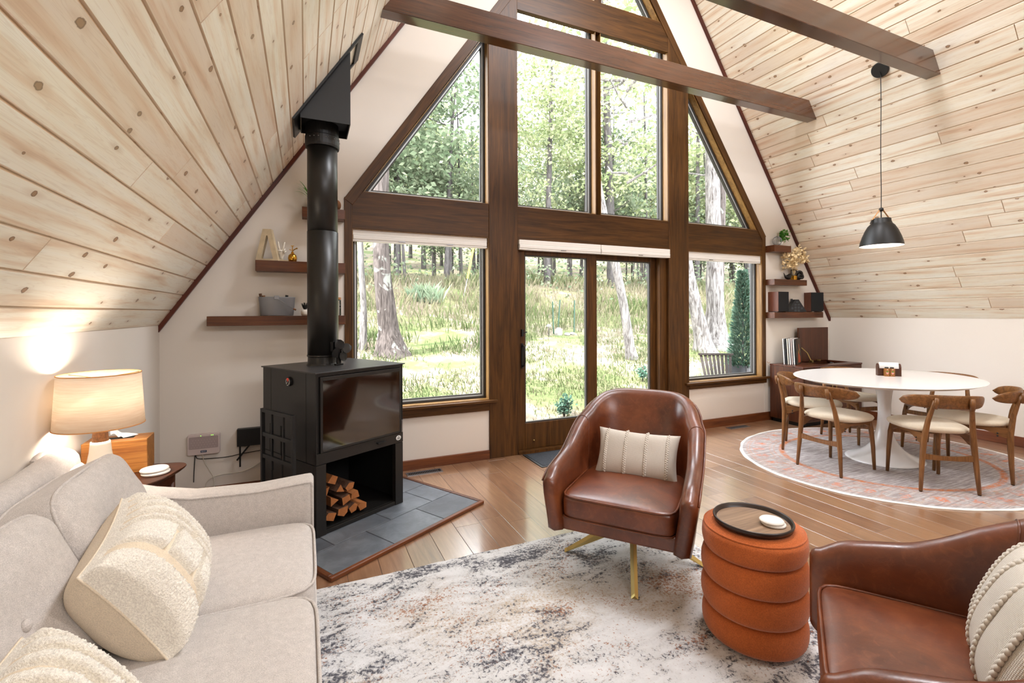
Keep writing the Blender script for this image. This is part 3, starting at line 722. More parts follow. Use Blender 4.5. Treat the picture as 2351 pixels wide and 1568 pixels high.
def pillow_mesh(w, h, t, n=36, edge=.0, disp=None, seed=0):
    """local: x right (half w), z up (half h), y thickness"""
    mb = MB(); rng = random.Random(seed)
    def pt(u, v, sg):
        x, z = -1 + 2 * u, -1 + 2 * v
        f = (max(0, 1 - abs(x) ** 2.6) * max(0, 1 - abs(z) ** 2.6)) ** .45
        px = w * x * (1 - .07 * (1 - z * z) * abs(x) ** 3); pz = h * z * (1 - .09 * (1 - x * x) * abs(z) ** 3)
        y = t * f + (disp(u, v, f) if disp and sg < 0 else 0)
        nz = mnoise.noise(Vector((px * 7 + seed, pz * 7, sg * 3))) * .006 * f
        return (px, sg * (y + nz), pz)
    mb.grid(lambda u, v: pt(u, v, -1), n, n)
    mb.grid(lambda u, v: pt(u, v, 1), n, n, flip=True)
    return mb
def place(o, c, ax, up):
    """put a local x/z framed object: x axis along ax, z along up"""
    x = Vector(ax).normalized(); z = Vector(up); z = (z - x * z.dot(x)).normalized(); y = z.cross(x)
    o.matrix_world = Matrix(((x.x, y.x, z.x, c[0]), (x.y, y.y, z.y, c[1]), (x.z, y.z, z.z, c[2]), (0, 0, 0, 1))); return o
def knit_pillow(label):
    t = thing('lumbar_pillow', label, 'pillow', group='cream knit pillows on the leather armchairs')
    ob('pillow_body', pillow_mesh(.235, .138, .062, 30, seed=3), M['knit'], t, smooth=True)
    for k in range(4):
        x = -.235 + .47 * (.13 + .245 * k); m = MB()
        for i in range(42):
            v = i / 41; z = -.132 + .264 * v; X = x / .235; Zz = z / .138
            f = (max(0, 1 - abs(X) ** 2.6) * max(0, 1 - abs(Zz) ** 2.6)) ** .45
            m.ball((x + (.0035 if i % 2 else -.0035) , -.062 * f - .001, z * (1 - .05)), .0064, 7, 5, (1, .8, 1.15))
        ob('braid', m, M['knit'], t, smooth=True)
    return t
def local(loc, rz, p):
    c, s = math.cos(rz), math.sin(rz); return Vector((loc[0] + c * p[0] - s * p[1], loc[1] + s * p[0] + c * p[1], loc[2] + p[2]))
def dirw(rz, p):
    c, s = math.cos(rz), math.sin(rz); return Vector((c * p[0] - s * p[1], s * p[0] + c * p[1], p[2]))
kp = knit_pillow('cream knit lumbar pillow with braided stripes on the armchair by the door')
place(kp, (1.762, 2.185, .578), (.655, -.755, -.02), dirw(CA1, (-.45, 0, 1)))
kp2 = dup(kp, (0, 0, 0), 0, 'cream knit pillow at the right edge on the cropped leather armchair')
place(kp2, local(CH2, CA2, (-.03, .02, .60)), dirw(CA2, (.18, 1, .05)), dirw(CA2, (-.42, 0, 1)))
kp2.scale = (1.25, 1.25, 1.25)

# ------------------------------------------------------------------ pouf and tray
PO = (1.775, 1.425)
mb = MB(); prof = [(.0, .0), (.15, .0)]
Hs = [.012, .130, .247, .364, .480]; r0 = .209
for k in range(4):
    za, zb = Hs[k], Hs[k + 1]
    for i in range(9):
        a_ = -PI / 2 + PI * i / 8
        rr = r0 - .026 + .030 * math.cos(a_) ** .7 if i not in (0, 8) else r0 - .036
        if k == 3 and i > 6: continue
        prof.append((rr - .004 * abs(k - 1.4), (za + zb) / 2 + (zb - za) / 2 * math.sin(a_) * .985))
prof += [(.197, .463), (.186, .478), (.16, .483), (0, .485)]
pf = thing('pouf', 'round rust orange velvet pouf of four stacked rolls carrying a tray', 'pouf', (PO[0], PO[1], .014))
ob('upholstery', MB().lathe(prof, 64), M['orange'], pf, smooth=True)
ob('top_piping', MB().tube([(.196 * math.cos(2 * PI * k / 64), .196 * math.sin(2 * PI * k / 64), 0.466) for k in range(65)], .004, 6, False), M['orange'], pf, smooth=True)
TR = (PO[0] - .018, PO[1] - .012, .014 + .486)
tr = thing('serving_tray', 'round dark wood tray on top of the orange pouf', 'tray', TR)
ob('tray_base', MB().lathe([(0, 0), (.136, 0), (.144, .006), (.142, .010), (0, .010)], 56), M['tray'], tr, smooth=False)
ob('tray_rim', MB().lathe([(.140, .003), (.152, .003), (.158, .022), (.155, .027), (.150, .025), (.144, .008)], 64, close=True), M['trayrim'], tr, smooth=True)
def coaster(lab, c, r, h, g):
    return tag(ob('coaster', MB().lathe([(0, 0), (r - .004, 0), (r, .003), (r, h - .004), (r - .004, h), (0, h)], 40), M['marble'], smooth=False, bevel=0), lab, 'coaster', g)
def put(o, c): o.location = c; return o
cb = (TR[0] + .048, TR[1] - .062, TR[2] + .0105)
put(coaster('lower white stone coaster of the pair on the round tray', cb, .047, .011, 'white stone coasters'), cb)
put(coaster('upper white stone coaster of the pair on the round tray', cb, .047, .011, 'white stone coasters'), (cb[0] - .006, cb[1] + .004, cb[2] + .0112))

# ------------------------------------------------------------------ rugs
def rugmesh(poly, z, edge):
    n = len(poly); vs = [(p[0], p[1], .001) for p in poly] + [(p[0], p[1], z - .004) for p in poly] + [(p[0] * .997, p[1] * .997, z) for p in poly]
    fs = [tuple(range(2 * n, 3 * n))] + [(i, (i + 1) % n, n + (i + 1) % n, n + i) for i in range(n)] + [(n + i, n + (i + 1) % n, 2 * n + (i + 1) % n, 2 * n + i) for i in range(n)]
    return MB().add(vs, fs)
rng = random.Random(5); X0, X1, Y0, Y1 = -.62, 2.13, -.6, 2.555
def side(a, b, n): return [(a[0] + (b[0] - a[0]) * i / n + rng.uniform(-.004, .004), a[1] + (b[1] - a[1]) * i / n + rng.uniform(-.004, .004)) for i in range(n)]
C0 = ((X0 + X1) / 2, (Y0 + Y1) / 2)
poly = side((X0, Y0), (X1, Y0), 60) + side((X1, Y0), (X1, Y1), 80) + side((X1, Y1), (X0, Y1), 70) + side((X0, Y1), (X0, Y0), 60)
rg = ob('area_rug', rugmesh([(p[0] - C0[0], p[1] - C0[1]) for p in poly], .015, 0), M['rug']); rg.location = (C0[0], C0[1], 0)
tag(rg, 'distressed cream and grey area rug under the sofa, pouf and armchairs', 'rug')
poly = []
for k in range(160):
    an = 2 * PI * k / 160; wob = 1 + .003 * math.sin(an * 13) + .0025 * math.sin(an * 29 + 1)
    poly.append((1.317 * math.cos(an) * wob, 1.148 * math.sin(an) * wob))
rr = ob('round_rug', rugmesh(poly, .009, 0), M['rrug']); rr.location = (5.026, 2.63, 0)
tag(rr, 'round faded oriental rug with orange ring beneath the dining table', 'rug')

# ------------------------------------------------------------------ dining table and chairs
TB = (5.03, 2.612, .009); TZ = .784
tb = thing('dining_table', 'white oval pedestal dining table with a flared tulip base', 'table', TB)
A, B_ = .85, .682
ob('tabletop', MB().lathe([(0, TZ - .040), (.86, TZ - .040), (.93, TZ - .033), (.985, TZ - .017), (1.0, TZ - .012), (.998, TZ - .009), (0, TZ - .009)], 96, (0, 0, 0), A, B_), M['white'], tb, smooth=False)
prof = [(0, 0), (.98, 0), (1, .006), (.93, .016), (.78, .032), (.62, .058), (.48, .095), (.36, .14), (.28, .19), (.225, .25), (.185, .33), (.165, .42), (.168, .52), (.19, .60), (.225, .67), (.27, .72), (.32, TZ - .041), (0, TZ - .041)]
ob('pedestal', MB().lathe(prof, 72, (0, 0, 0), .342, .296), M['white'], tb, smooth=True)

def make_chair(label):
    t = thing('dining_chair', label, 'chair', group='walnut dining chairs around the oval table')
    W = M['chairw']
    for sg in (-1, 1):
        ob('rear_leg', MB().tube([(-.235, .19 * sg, .006), (-.226, .177 * sg, .20), (-.222, .161 * sg, .40), (-.240, .143 * sg, .55), (-.270, .124 * sg, .675), (-.283, .117 * sg, .715)], [.0125, .0175, .0215, .018, .0145, .016], 10), W, t, smooth=True)
        q = ob('back_bracket', MB().tube([(-.281, .119 * sg, .655), (-.292, .114 * sg, .700), (-.297, .112 * sg, .738)], [.016, .019, .015], 8), W, t, smooth=True)
        ob('front_leg', MB().tube([(.236, .188 * sg, .006), (.228, .182 * sg, .20), (.215, .174 * sg, .36), (.20, .168 * sg, .43)], [.0125, .0165, .0195, .0185], 10), W, t, smooth=True)
        ob('foot', MB().lathe([(0, 0), (.010, 0), (.010, .008), (0, .008)], 10, (-.235, .19 * sg, 0)), M['blk'], q)
        # side rail between front and rear leg
        def rail(u, v):
            x = -.212 + .422 * u; top_ = .446; bot = .365 + .05 * smooth(.0, .35, u) - .035 * smooth(.75, 1, u)
            a4 = [(-.010, bot), (.010, bot), (.010, top_), (-.010, top_)][int(round(v * 4)) % 4]
            return (x, sg * (.162 + .010 * u) + a4[0], a4[1])
        m = MB().loops([[rail(i / 12, k / 4) for k in range(4)] for i in range(13)]); ob('side_rail', m, M['chairx'], t)
        ob('rail_bolt', MB().ball((-.15, sg * .172, .40), .007, 8, 5).ball((-.15, sg * .172, .378), .007, 8, 5), M['blk'], t)
    def stre(i):
        u = -1 + 2 * i / 14; y = .170 * u; d = .018 * (1 - u * u)
        hh = .024 - .008 * (1 - u * u)
        return [(-.233, y, .275 - d * .6 - hh), (-.213, y, .275 - d * .6 - hh), (-.213, y, .275 - d * .6 + hh), (-.233, y, .275 - d * .6 + hh)]
    ob('rear_stretcher', MB().loops([stre(i) for i in range(15)]), M['chairw'], t)
    ob('front_stretcher', MB().box(.205, .222, -.172, .172, .355, .395), M['chairw'], t)
    # seat: soft rounded trapezoid
    def seatpt(c, q, z):
        an = 2 * PI * c; cx_, sy_ = math.cos(an), math.sin(an); p = 2.7; k = (abs(cx_) ** p + abs(sy_) ** p) ** (-1 / p)
        x = cx_ * k; y = sy_ * k; wd = .205 + .062 * (x * .5 + .5) ** 1.2
        return (.015 + .25 * x * q, wd * y * q, z + .018 * (y * q) ** 2 * 0 + .010 * (x * q) ** 2)
    L = []
    for q, z in ((.02, .446), (.9, .446), (.97, .452), (1.0, .466), (.985, .478), (.93, .489), (.8, .497), (.55, .503), (.25, .505), (.02, .505)):
        L.append([seatpt(k / 48, q, z) for k in range(48)])
    ob('seat', MB().loops(L), M['seat'], t, smooth=True)
    # curved backrest band
    L = []
    for i in range(33):
        u = -1 + 2 * i / 32; y = .275 * math.sin(u * 1.25) / math.sin(1.25); x = -.285 + .155 * (1 - math.cos(u * 1.25)) / (1 - math.cos(1.25))
        hh = .046 * (1 - abs(u) ** 3.6) ** .55 + .008; zc = .700 + .006 * (1 - u * u)
        nx, ny = math.cos(u * 1.0), math.sin(u * 1.0) * .9
        tk = .009
        ring_ = []
        for k in range(12):
            an = 2 * PI * k / 12; ring_.append((x + tk * math.cos(an) * nx + .012 * (-math.sin(an)) * .8, y + tk * math.cos(an) * -ny, zc + hh * math.sin(an)))
        L.append(ring_)
    ob('backrest', MB().loops(L), M['chairx'], t, smooth=True)
    return t
chairs = [((4.345, 2.645), 0, 'walnut dining chair facing right at the left end of the oval table'),
          ((4.655, 2.09), 52.7, 'walnut dining chair with its back to the camera right of the table pedestal'),
          ((4.71, 3.105), -58.7, 'walnut dining chair nearest the record console, behind the left end chair'),
          ((5.50, 3.15), 256, 'walnut dining chair on the far side between pedestal and console'),
          ((5.835, 2.56), 180, 'walnut dining chair on the far side close to the right wall'),
          ((5.28, 2.07), 110, 'walnut dining chair at the right edge of the picture, side rail showing')]
c0 = make_chair(chairs[0][2])
for i, (p, a_, lab) in enumerate(chairs):
    if i == 0: c0.location = (p[0], p[1], .009); c0.rotation_euler = (0, 0, R(a_))
    else: dup(c0, (p[0], p[1], .009), R(a_), lab)

# napkin holder and shakers
TT = .009 + TZ - .009
nh = thing('napkin_holder', 'wooden napkin holder on the white dining table', 'napkin holder', (5.165, 2.645, TT), R(-45))
ob('front_board', MB().box(-.092, .092, -.028, -.018, 0, .072), M['console'], nh, bevel=.002)
ob('rear_board', MB().box(-.092, .092, .018, .028, 0, .072), M['console'], nh, bevel=.002)
ob('bottom_board', MB().box(-.092, .092, -.018, .018, 0, .01), M['console'], nh)
for sg in (-1, 1):
    ob('end_board', MB().prism([(-.03, 0), (.03, 0), (.03, .085), (.022, .108), (.008, .118), (-.008, .118), (-.022, .108), (-.03, .085)], .012 * sg, 'yz', .081 * sg), M['console'], nh, bevel=.002)
nk = MB()
for k in range(5):
    q = .104 + .004 * k
    nk.grid(lambda u, v, q=q, k=k: (-.078 + .156 * u, (.015 - k * .0028) * math.cos(PI * v), .05 + (q - .03) * math.sin(PI * v) * .75), 6, 12)
nko = ob('napkin_stack', nk, M['paper'], smooth=True); nko.location = (5.165, 2.645, TT + .011); nko.rotation_euler = (0, 0, R(-45))
tag(nko, 'white paper napkins folded into the wooden holder', 'napkins', kind='stuff')
def text(name, s, size, m, parent, loc, rot, ext=.0006):
    cu = bpy.data.curves.new(name, 'FONT'); cu.body = s; cu.size = size; cu.extrude = ext; cu.align_x = 'CENTER'; cu.align_y = 'CENTER'; cu.materials.append(m)
    tmp = bpy.data.objects.new(name + '_curve', cu); COL.objects.link(tmp); bpy.context.view_layer.update()
    me = bpy.data.meshes.new_from_object(tmp.evaluated_get(bpy.context.evaluated_depsgraph_get())); bpy.data.objects.remove(tmp)
    o = bpy.data.objects.new(name, me); COL.objects.link(o); o.parent = parent; o.location = loc; o.rotation_euler = rot; return o
def shaker(letter, lab, dx):
    p = local((5.165, 2.645, TT), R(-45), (dx, -.048, 0))
    t = thing('spice_shaker', lab, 'shaker', p, R(-45), 'wooden shakers with painted radishes')
    ob('body', MB().box(-.0185, .0185, -.0185, .0185, 0, .075), M['acacia'], t, bevel=.002)
    ob('cap', MB().lathe([(0, .0755), (.015, .0755), (.016, .084), (.012, .088), (0, .088)], 16), M['blk'], t)
    text('letter', letter, .016, M['ink'], t, (0, -.0195, .064), (PI / 2, 0, 0))
    ob('radish_print', MB().prism([(0, .018), (.010, .032), (.009, .038), (-.009, .038), (-.010, .032)], -.0008, 'xz', -.0188), M['pink'], t)
    ob('leaf_print', MB().prism([(0, .037), (.012, .048), (.006, .046), (.004, .052), (0, .046), (-.004, .052), (-.006, .046), (-.012, .048)], -.0008, 'xz', -.0190), M['green'], t)
shaker('S', 'wooden shaker marked S with a painted radish', -.030)
shaker('P', 'wooden shaker marked P with a painted radish', .012)

# pendant lamp
PX, PY = 5.136, 2.687
zc = ZK + SC * (XR - PX)
pd = thing('pendant_lamp', 'black dome pendant lamp hanging over the dining table', 'pendant lamp', (PX, PY, zc))
m = MB(); nrm = Vector((-math.sin(th), 0, -math.cos(th))); e1 = Vector((0, 1, 0)); e2 = nrm.cross(e1)
L = []
for r_q, d in ((.0, .0), (.073, .0), (.073, .022), (.068, .027), (0, .027)):
    L.append([tuple(nrm * d + (e1 * math.cos(2 * PI * k / 32) + e2 * math.sin(2 * PI * k / 32)) * r_q) for k in range(32)])
ob('canopy', m.loops(L), M['blk'], pd)
z0 = 2.045 - zc
cz = [(nrm.x * .02, 0, -.02)] + [(.0 + .004 * math.sin(k), 0, -.06 - (zc - 2.42 - .06) * k / 8) for k in range(9)]
cz[-1] = (0, 0, 2.405 - zc)
ob('cord', MB().tube(cz, .0035, 6), M['blk'], pd)
ob('stem', MB().tube([(0, 0, 2.40 - zc), (0, 0, z0 + .25)], .005, 8).ball((0, 0, 2.40 - zc), .02, 14, 10), M['blk'], pd, smooth=True)
out = [(.176, .0), (.169, .04), (.154, .09), (.131, .15), (.107, .195), (.088, .215), (.080, .228), (.077, .262), (.074, .266), (0.001, .266)]
inn = [(0.001, .245), (.08, .215), (.103, .19), (.127, .147), (.150, .088), (.165, .04), (.173, .0)]
sh = ob('lamp_shade', MB().lathe([(r, z0 + z) for r, z in out], 56, cap=False), M['blk'], pd, smooth=True)
ob('shade_lining', MB().lathe([(r, z0 + z) for r, z in inn], 56, cap=False), M['white'], sh, smooth=True)
ob('bulb', MB().ball((0, 0, z0 + .12), .035), M['bulb'], sh, smooth=True)
for sg in (-1, 1):
    d = Vector((.86, -.5, 0)) * sg
    a1 = Vector((0, 0, 2.395 - zc)) + d * .015; a2 = d * .080 + Vector((0, 0, z0 + .255)); a3 = d * .094 + Vector((0, 0, z0 + .218))
    bb = Vector((.5, .86, 0)) * .009
    def strip(a, b): return MB().add([a + bb, a - bb, b - bb, b + bb, a + bb + d * .003, a - bb + d * .003, b - bb + d * .003, b + bb + d * .003], [(0, 1, 2, 3), (7, 6, 5, 4), (0, 4, 5, 1), (1, 5, 6, 2), (2, 6, 7, 3), (3, 7, 4, 0)])
    ob('leather_strap', strip(a1, a2), M['tan'], pd); ob('strap_clip', strip(a2 + d * .002, a3 + d * .004), M['blk'], pd)
lamp('pendant_bulb', 'POINT', (PX, PY, 2.045 + .06), 7, (1, .86, .68), shadow_soft_size=.05)

# ------------------------------------------------------------------ stove corner
A0 = R(29.7); ST = (.058, 3.11, .022)
def stv(p): return local(ST, A0, p)
# hearth
uu = lambda u, v: (u * math.cos(A0) - v * math.sin(A0), u * math.sin(A0) + v * math.cos(A0))
U0, U1, V0, V1 = 1.395, 2.644, 2.206, 3.42
ho = uu(U0, V0)
he = thing('hearth', 'slate tile hearth with a wood edge under the black stove', 'hearth', (ho[0], ho[1], 0), A0)
HW, HD = U1 - U0, V1 - V0
mb = MB(); rng = random.Random(2); g = .003
rows = [(.03, .31, [.03, .44, .86, HW - .03]), (.31, .61, [.03, .22, .64, 1.02, HW - .03]), (.61, .91, [.03, .44, .86, HW - .03]), (.91, HD, [.03, .22, .64, 1.02, HW - .03])]
for (va, vb, xs) in rows:
    for xa_, xb_ in zip(xs, xs[1:]):
        mb.rv = rng.random(); mb.box(xa_ + g, xb_ - g, va + g, vb - g, .004, .020)
ob('slate_tile', mb, M['slate'], he, bevel=.0015, seg=1)
ob('grout', MB().box(.03, HW - .03, .03, HD, .002, .0175), M['planter'], he)
ob('edge_trim', MB().box(0, HW, 0, .03, 0.0005, .024), M['basew'], he, bevel=.006)
ob('edge_trim', MB().box(0, .03, .03, HD, 0.0005, .024), M['shelf'], he, bevel=.006)
ob('edge_trim', MB().box(HW - .03, HW, .03, HD, 0.0005, .024), M['shelf'], he, bevel=.006)

sv = thing('wood_stove', 'tall black wood stove with a glass door over an open log store', 'stove', ST, A0)
SWd, SD = .683, .664
bk = M['black']
mb = MB()
mb.box(0, .068, 0, .03, 0, .443).box(.615, SWd, 0, .03, 0, .443)       # pillars
mb.box(0, .004, .03, SD, 0, .443).box(SWd - .004, SWd, .03, SD, 0, .443).box(.004, SWd - .004, SD - .004, SD, 0, .443)
mb.box(.068, .615, .006, .03, 0, .026).box(.004, SWd - .004, .03, SD - .004, .012, .026)
mb.box(.004, .068, .03, .034, .026, .443).box(.615, SWd - .004, .03, .034, .026, .443)
ob('log_store', mb, bk, sv, bevel=.002)
ob('log_store_lining', MB().box(.005, .008, .034, SD - .005, .027, .440).box(SWd - .008, SWd - .005, .034, SD - .005, .027, .440).box(.008, SWd - .008, SD - .008, SD - .005, .027, .440).box(.005, SWd - .005, .034, SD - .005, .437, .441), M['deep'], sv)
mb = MB()
mb.box(0, .006, 0, .111, .446, 1.012).box(0, .006, .114, .553, .446, 1.012).box(0, .006, .556, SD, .446, 1.012)
mb.box(SWd - .006, SWd, 0, SD, .446, 1.012).box(.006, SWd - .006, SD - .006, SD, .446, 1.012)
mb.box(.006, .022, .004, .03, .518, 1.012).box(SWd - .022, SWd - .006, .004, .03, .518, 1.012).box(.022, SWd - .022, .004, .03, .992, 1.012)
mb.box(.006, SWd - .006, .03, SD - .006, .446, .46)
ob('stove_body', mb, bk, sv, bevel=.0015, seg=1)
ob('front_band', MB().box(0, SWd, -.002, .03, .446, .516), bk, sv, bevel=.002)
ob('top_plate', MB().box(-.012, SWd + .012, -.014, SD + .006, 1.013, 1.021), M['ptop'], sv, bevel=.002)
# firebox cavity
FBX = MB(); x0, x1, y0, y1, z0, z1 = .07, SWd - .07, .05, .40, .56, .93
FBX.box(x0 - .02, x0, y0, y1, z0, z1).box(x1, x1 + .02, y0, y1, z0, z1).box(x0, x1, y1, y1 + .02, z0, z1).box(x0, x1, y0, y1, z0 - .02, z0).box(x0, x1, y0, y1, z1, z1 + .02)
ob('firebox', FBX, M['firebox'], sv)
dv = ob('stove_door', MB().box(.024, .040, -.012, .012, .520, .990).box(SWd - .040, SWd - .024, -.012, .012, .520, .990).box(.040, SWd - .040, -.012, .012, .520, .534).box(.040, SWd - .040, -.012, .012, .966, .990), bk, sv, bevel=.002)
ob('door_glass', MB().box(.040, SWd - .040, -.011, -.007, .534, .966), M['stoveglass'], dv)
ob('inner_frame', MB().box(.040, .105, .014, .018, .534, .966).box(SWd - .105, SWd - .040, .014, .018, .534, .966).box(.105, SWd - .105, .014, .018, .534, .585).box(.105, SWd - .105, .014, .018, .895, .966), M['deep'], dv)
ob('door_hinge', MB().box(SWd - .022, SWd - .016, -.014, -.004, .52, .61), M['steel'], sv)
ob('air_lever', MB().box(.445, .515, -.028, -.002, .484, .490).box(.452, .508, -.02, -.002, .478, .486), M['blk'], sv, bevel=.002)
em = ob('emblem', MB().lathe([(0, 0), (.022, 0), (.022, .002), (0, .002)], 28, sy=.78), M['ink'], sv); em.location = (.640, -.002, .482); em.rotation_euler = (PI / 2, 0, 0)
ob('emblem_mark', MB().box(-.0018, .0018, -.011, .013, .002, .003).box(-.014, -.004, -.008, -.003, .002, .003).box(.004, .014, -.008, -.003, .002, .003).box(-.012, -.006, .001, .006, .002, .003).box(.006, .012, .001, .006, .002, .003), M['blk'], em)
# bolts inside
# stovepipe
pp = (.117, 3.625)
sp = thing('stovepipe', 'tall matte black stovepipe rising from the wood stove', 'stovepipe', (pp[0], pp[1], ST[2] + 1.021))
zb = ST[2] + 1.021; zt = 2.71
ob('lower_collar', MB().lathe([(.094, 0), (.112, 0), (.110, .004), (.104, .012), (.102, .055), (.108, .06), (.108, .07), (.1, .072), (.094, .072)], 40, close=True), M['satin'], sp, smooth=False)
ob('pipe_section', MB().lathe([(.096, .06), (.1045, .062), (.1045, .95), (.096, .952)], 48, close=True), M['satin'], sp, smooth=False).data.polygons.foreach_set('use_smooth', [True] * 192)
ob('pipe_section', MB().lathe([(.094, .945), (.102, .945), (.102, zt - zb - .03), (.094, zt - zb - .03)], 48, close=True), M['satin'], sp).data.polygons.foreach_set('use_smooth', [True] * 192)
ob('upper_collar', MB().lathe([(.10, zt - zb - .115), (.113, zt - zb - .115), (.116, zt - zb - .10), (.116, zt - zb - .04), (.112, zt - zb - .035), (.112, zt - zb + .05), (.10, zt - zb + .05)], 40, close=True), M['blk'], sp)
rng = random.Random(9); m = MB()
for k in range(9):
    an = R(-135 + k * 17 + rng.uniform(-5, 5)); m.ball((.117 * math.cos(an), .117 * math.sin(an), zt - zb - .06), .004, 6, 4)
ob('collar_rivet', m, M['steel'], sp)
# ceiling support box
xb0, xb1, yb0, yb1, zb0 = -.026, .291, 3.40, 3.70, 2.715
zt_ = lambda x: ZK + SC * (x - XL)
cb_ = thing('chimney_support_box', 'black wedge shaped chimney box between pipe and sloped ceiling', 'chimney box', (xb0, yb0, zb0))
def sh_(p): return (p[0] - xb0, p[1] - yb0, p[2] - zb0)
tk = .006; m = MB()
tri = [(xb0, zb0), (xb1, zb0), (xb1, zt_(xb1) - .01), (xb0, zt_(xb0) - .01)]
for (ya, yb_) in ((yb0, yb0 + tk), (yb1 - tk, yb1)):
    m.prism([(p[0] - xb0, p[1] - zb0) for p in tri], tk, 'xz', ya - yb0)
m.box(xb1 - tk - xb0, xb1 - xb0, tk, yb1 - yb0 - tk, 0, zt_(xb1) - .02 - zb0)
m.box(0, tk, tk, yb1 - yb0 - tk, 0, max(.03, zt_(xb0) - .02 - zb0))
ob('box_shell', m, M['blk'], cb_)
ob('box_bottom', MB().box(tk, xb1 - xb0 - tk, tk, yb1 - yb0 - tk, .05, .056), M['deep'], cb_)
fx0, fx1 = -.075, .365; d1 = Vector((math.cos(th), 0, math.sin(th))); nn_ = Vector((math.sin(th), 0, -math.cos(th)))
m = MB(); o0 = Vector((fx0 - xb0, -.035, zt_(fx0) - zb0)); Lf = (fx1 - fx0) / math.cos(th); Wf = yb1 - yb0 + .07
def plate(u0, u1, v0, v1):
    vs = []
    for t in (.001, .014):
        for u, v in ((u0, v0), (u1, v0), (u1, v1), (u0, v1)): vs.append(o0 + d1 * u + Vector((0, v, 0)) + nn_ * t)
    m.add(vs, [(3, 2, 1, 0), (4, 5, 6, 7), (0, 1, 5, 4), (1, 2, 6, 5), (2, 3, 7, 6), (3, 0, 4, 7)])
plate(0, Lf, 0, .034); plate(0, Lf, Wf - .034, Wf); plate(0, .07, .034, Wf - .034); plate(Lf - .06, Lf, .034, Wf - .034)
ob('ceiling_flange', m, M['blk'], cb_)
# thermometer
tm = thing('stove_thermometer', 'small round magnetic thermometer with red zone on the stove side', 'thermometer', stv((-.001, .308, .942)), A0 - PI / 2)
def disc(r, y0, y1, m_, name, par, seg=28):
    o = ob(name, MB().lathe([(0, 0), (r, 0), (r, y1 - y0), (0, y1 - y0)], seg), m_, par); o.rotation_euler = (PI / 2, 0, 0); o.location = (0, -y0, 0); return o
disc(.031, 0, .012, M['blk'], 'dial_case', tm)
m = MB(); m.prism([(0, -.002)] + [(.024 * math.sin(R(q)), .024 * math.cos(R(q))) for q in range(42, -43, -12)], -.0012, 'xz', -.0122); ob('red_zone', m, M['red'], tm)
m = MB(); m.prism([(.001, .001), (-.001, -.001), (-.018, -.014), (-.016, -.017)], -.0018, 'xz', -.0125)
m.box(-.008, .006, -.0142, -.0125, -.025, -.021)
for q in (60, 85, 110, 135, -60, -85, -110): m.box(.021 * math.sin(R(q)) - .002, .021 * math.sin(R(q)) + .002, -.0138, -.0125, .021 * math.cos(R(q)) - .003, .021 * math.cos(R(q)) + .003)
ob('needle_and_marks', m, M['ink'], tm)
# stove fan
fa = thing('stove_fan', 'small black heat powered fan beside the stovepipe on the stove', 'fan', (.215, 3.50, ST[2] + 1.021), R(29.7))
ob('fan_body', MB().box(-.03, .03, -.012, .012, 0, .012).box(-.014, .014, -.01, .01, .012, .075).box(-.018, .018, -.012, .025, .075, .14), M['blk'], fa, bevel=.002)
m = MB()
for k in range(7): m.box(-.045 + .014 * k, -.042 + .014 * k, .0, .03, .10, .165)
ob('cooling_fins', m, M['blk'], fa)
for k in range(4):
    an = R(20 + 90 * k); m = MB()
    def bl(u, v, an=an):
        r = .012 + .072 * u; w_ = .034 * math.sin(PI * min(1, u * .86 + .14)) ** .6 * (v - .5) * 2
        x, z = r * math.cos(an) - w_ * math.sin(an), r * math.sin(an) + w_ * math.cos(an)
        return (x, -.034 + .012 * (v - .5), .105 + z)
    m.grid(bl, 8, 6); m.grid(lambda u, v, an=an: tuple(Vector(bl(u, v, an)) + Vector((0, .0015, 0))), 8, 6, flip=True); ob('fan_blade', m, M['blk'], fa, smooth=True)
ob('fan_hub', MB().tube([(0, -.012, .105), (0, -.044, .105)], .009, 12), M['blk'], fa)
# fireplace tools
to = Vector((-.062, 3.075, 0)); 
ft = thing('fireplace_tool_set', 'black fireplace tool rack standing beside the stove', 'fireplace tools', (to.x, to.y, .022), A0 + PI / 2)
Wt, Ht = .40, .775
ob('rack_frame', MB().box(0, .022, -.011, .011, .012, Ht).box(Wt - .022, Wt, -.011, .011, .012, Ht).box(.022, Wt - .022, -.011, .011, Ht - .022, Ht).box(-.01, Wt + .01, -.07, .07, 0, .012), M['blk'], ft, bevel=.002)
ob('cross_bar', MB().box(.022, Wt - .022, -.008, .008, .60, .625).box(.022, Wt - .022, -.008, .008, .46, .485).box(.12, .132, -.006, .006, .485, Ht - .022).box(.262, .274, -.006, .006, .40, Ht - .022), M['blk'], ft)
for k, x in enumerate((.06, .20, .33)):
    z0 = (.10, .12, .08)[k]
    m = MB().tube([(x, -.028, z0 + .1), (x, -.028, .50)], .006, 8).tube([(x, -.028, .50), (x, -.028, .68)], .012, 10)
    if k == 0: m.tube([(x, -.028, z0 + .1), (x, -.028, z0), (x, -.06, z0 + .02)], .006, 6)
    if k == 1: m.box(x - .05, x + .05, -.05, -.02, z0, z0 + .1)
    if k == 2: m.box(x - .055, x + .055, -.04, -.016, z0, z0 + .02).box(x - .045, x + .045, -.034, -.022, z0 + .02, z0 + .12)
    o = ob('fireplace_tool', m, M['blk']); o.location = (to.x, to.y, .022); o.rotation_euler = (0, 0, A0 + PI / 2)
    tag(o, ('black poker hanging in the fireplace tool rack', 'black brush hanging in the middle of the fireplace tool rack', 'black shovel hanging in the fireplace tool rack')[k], 'fireplace tool', 'black fireplace tools')
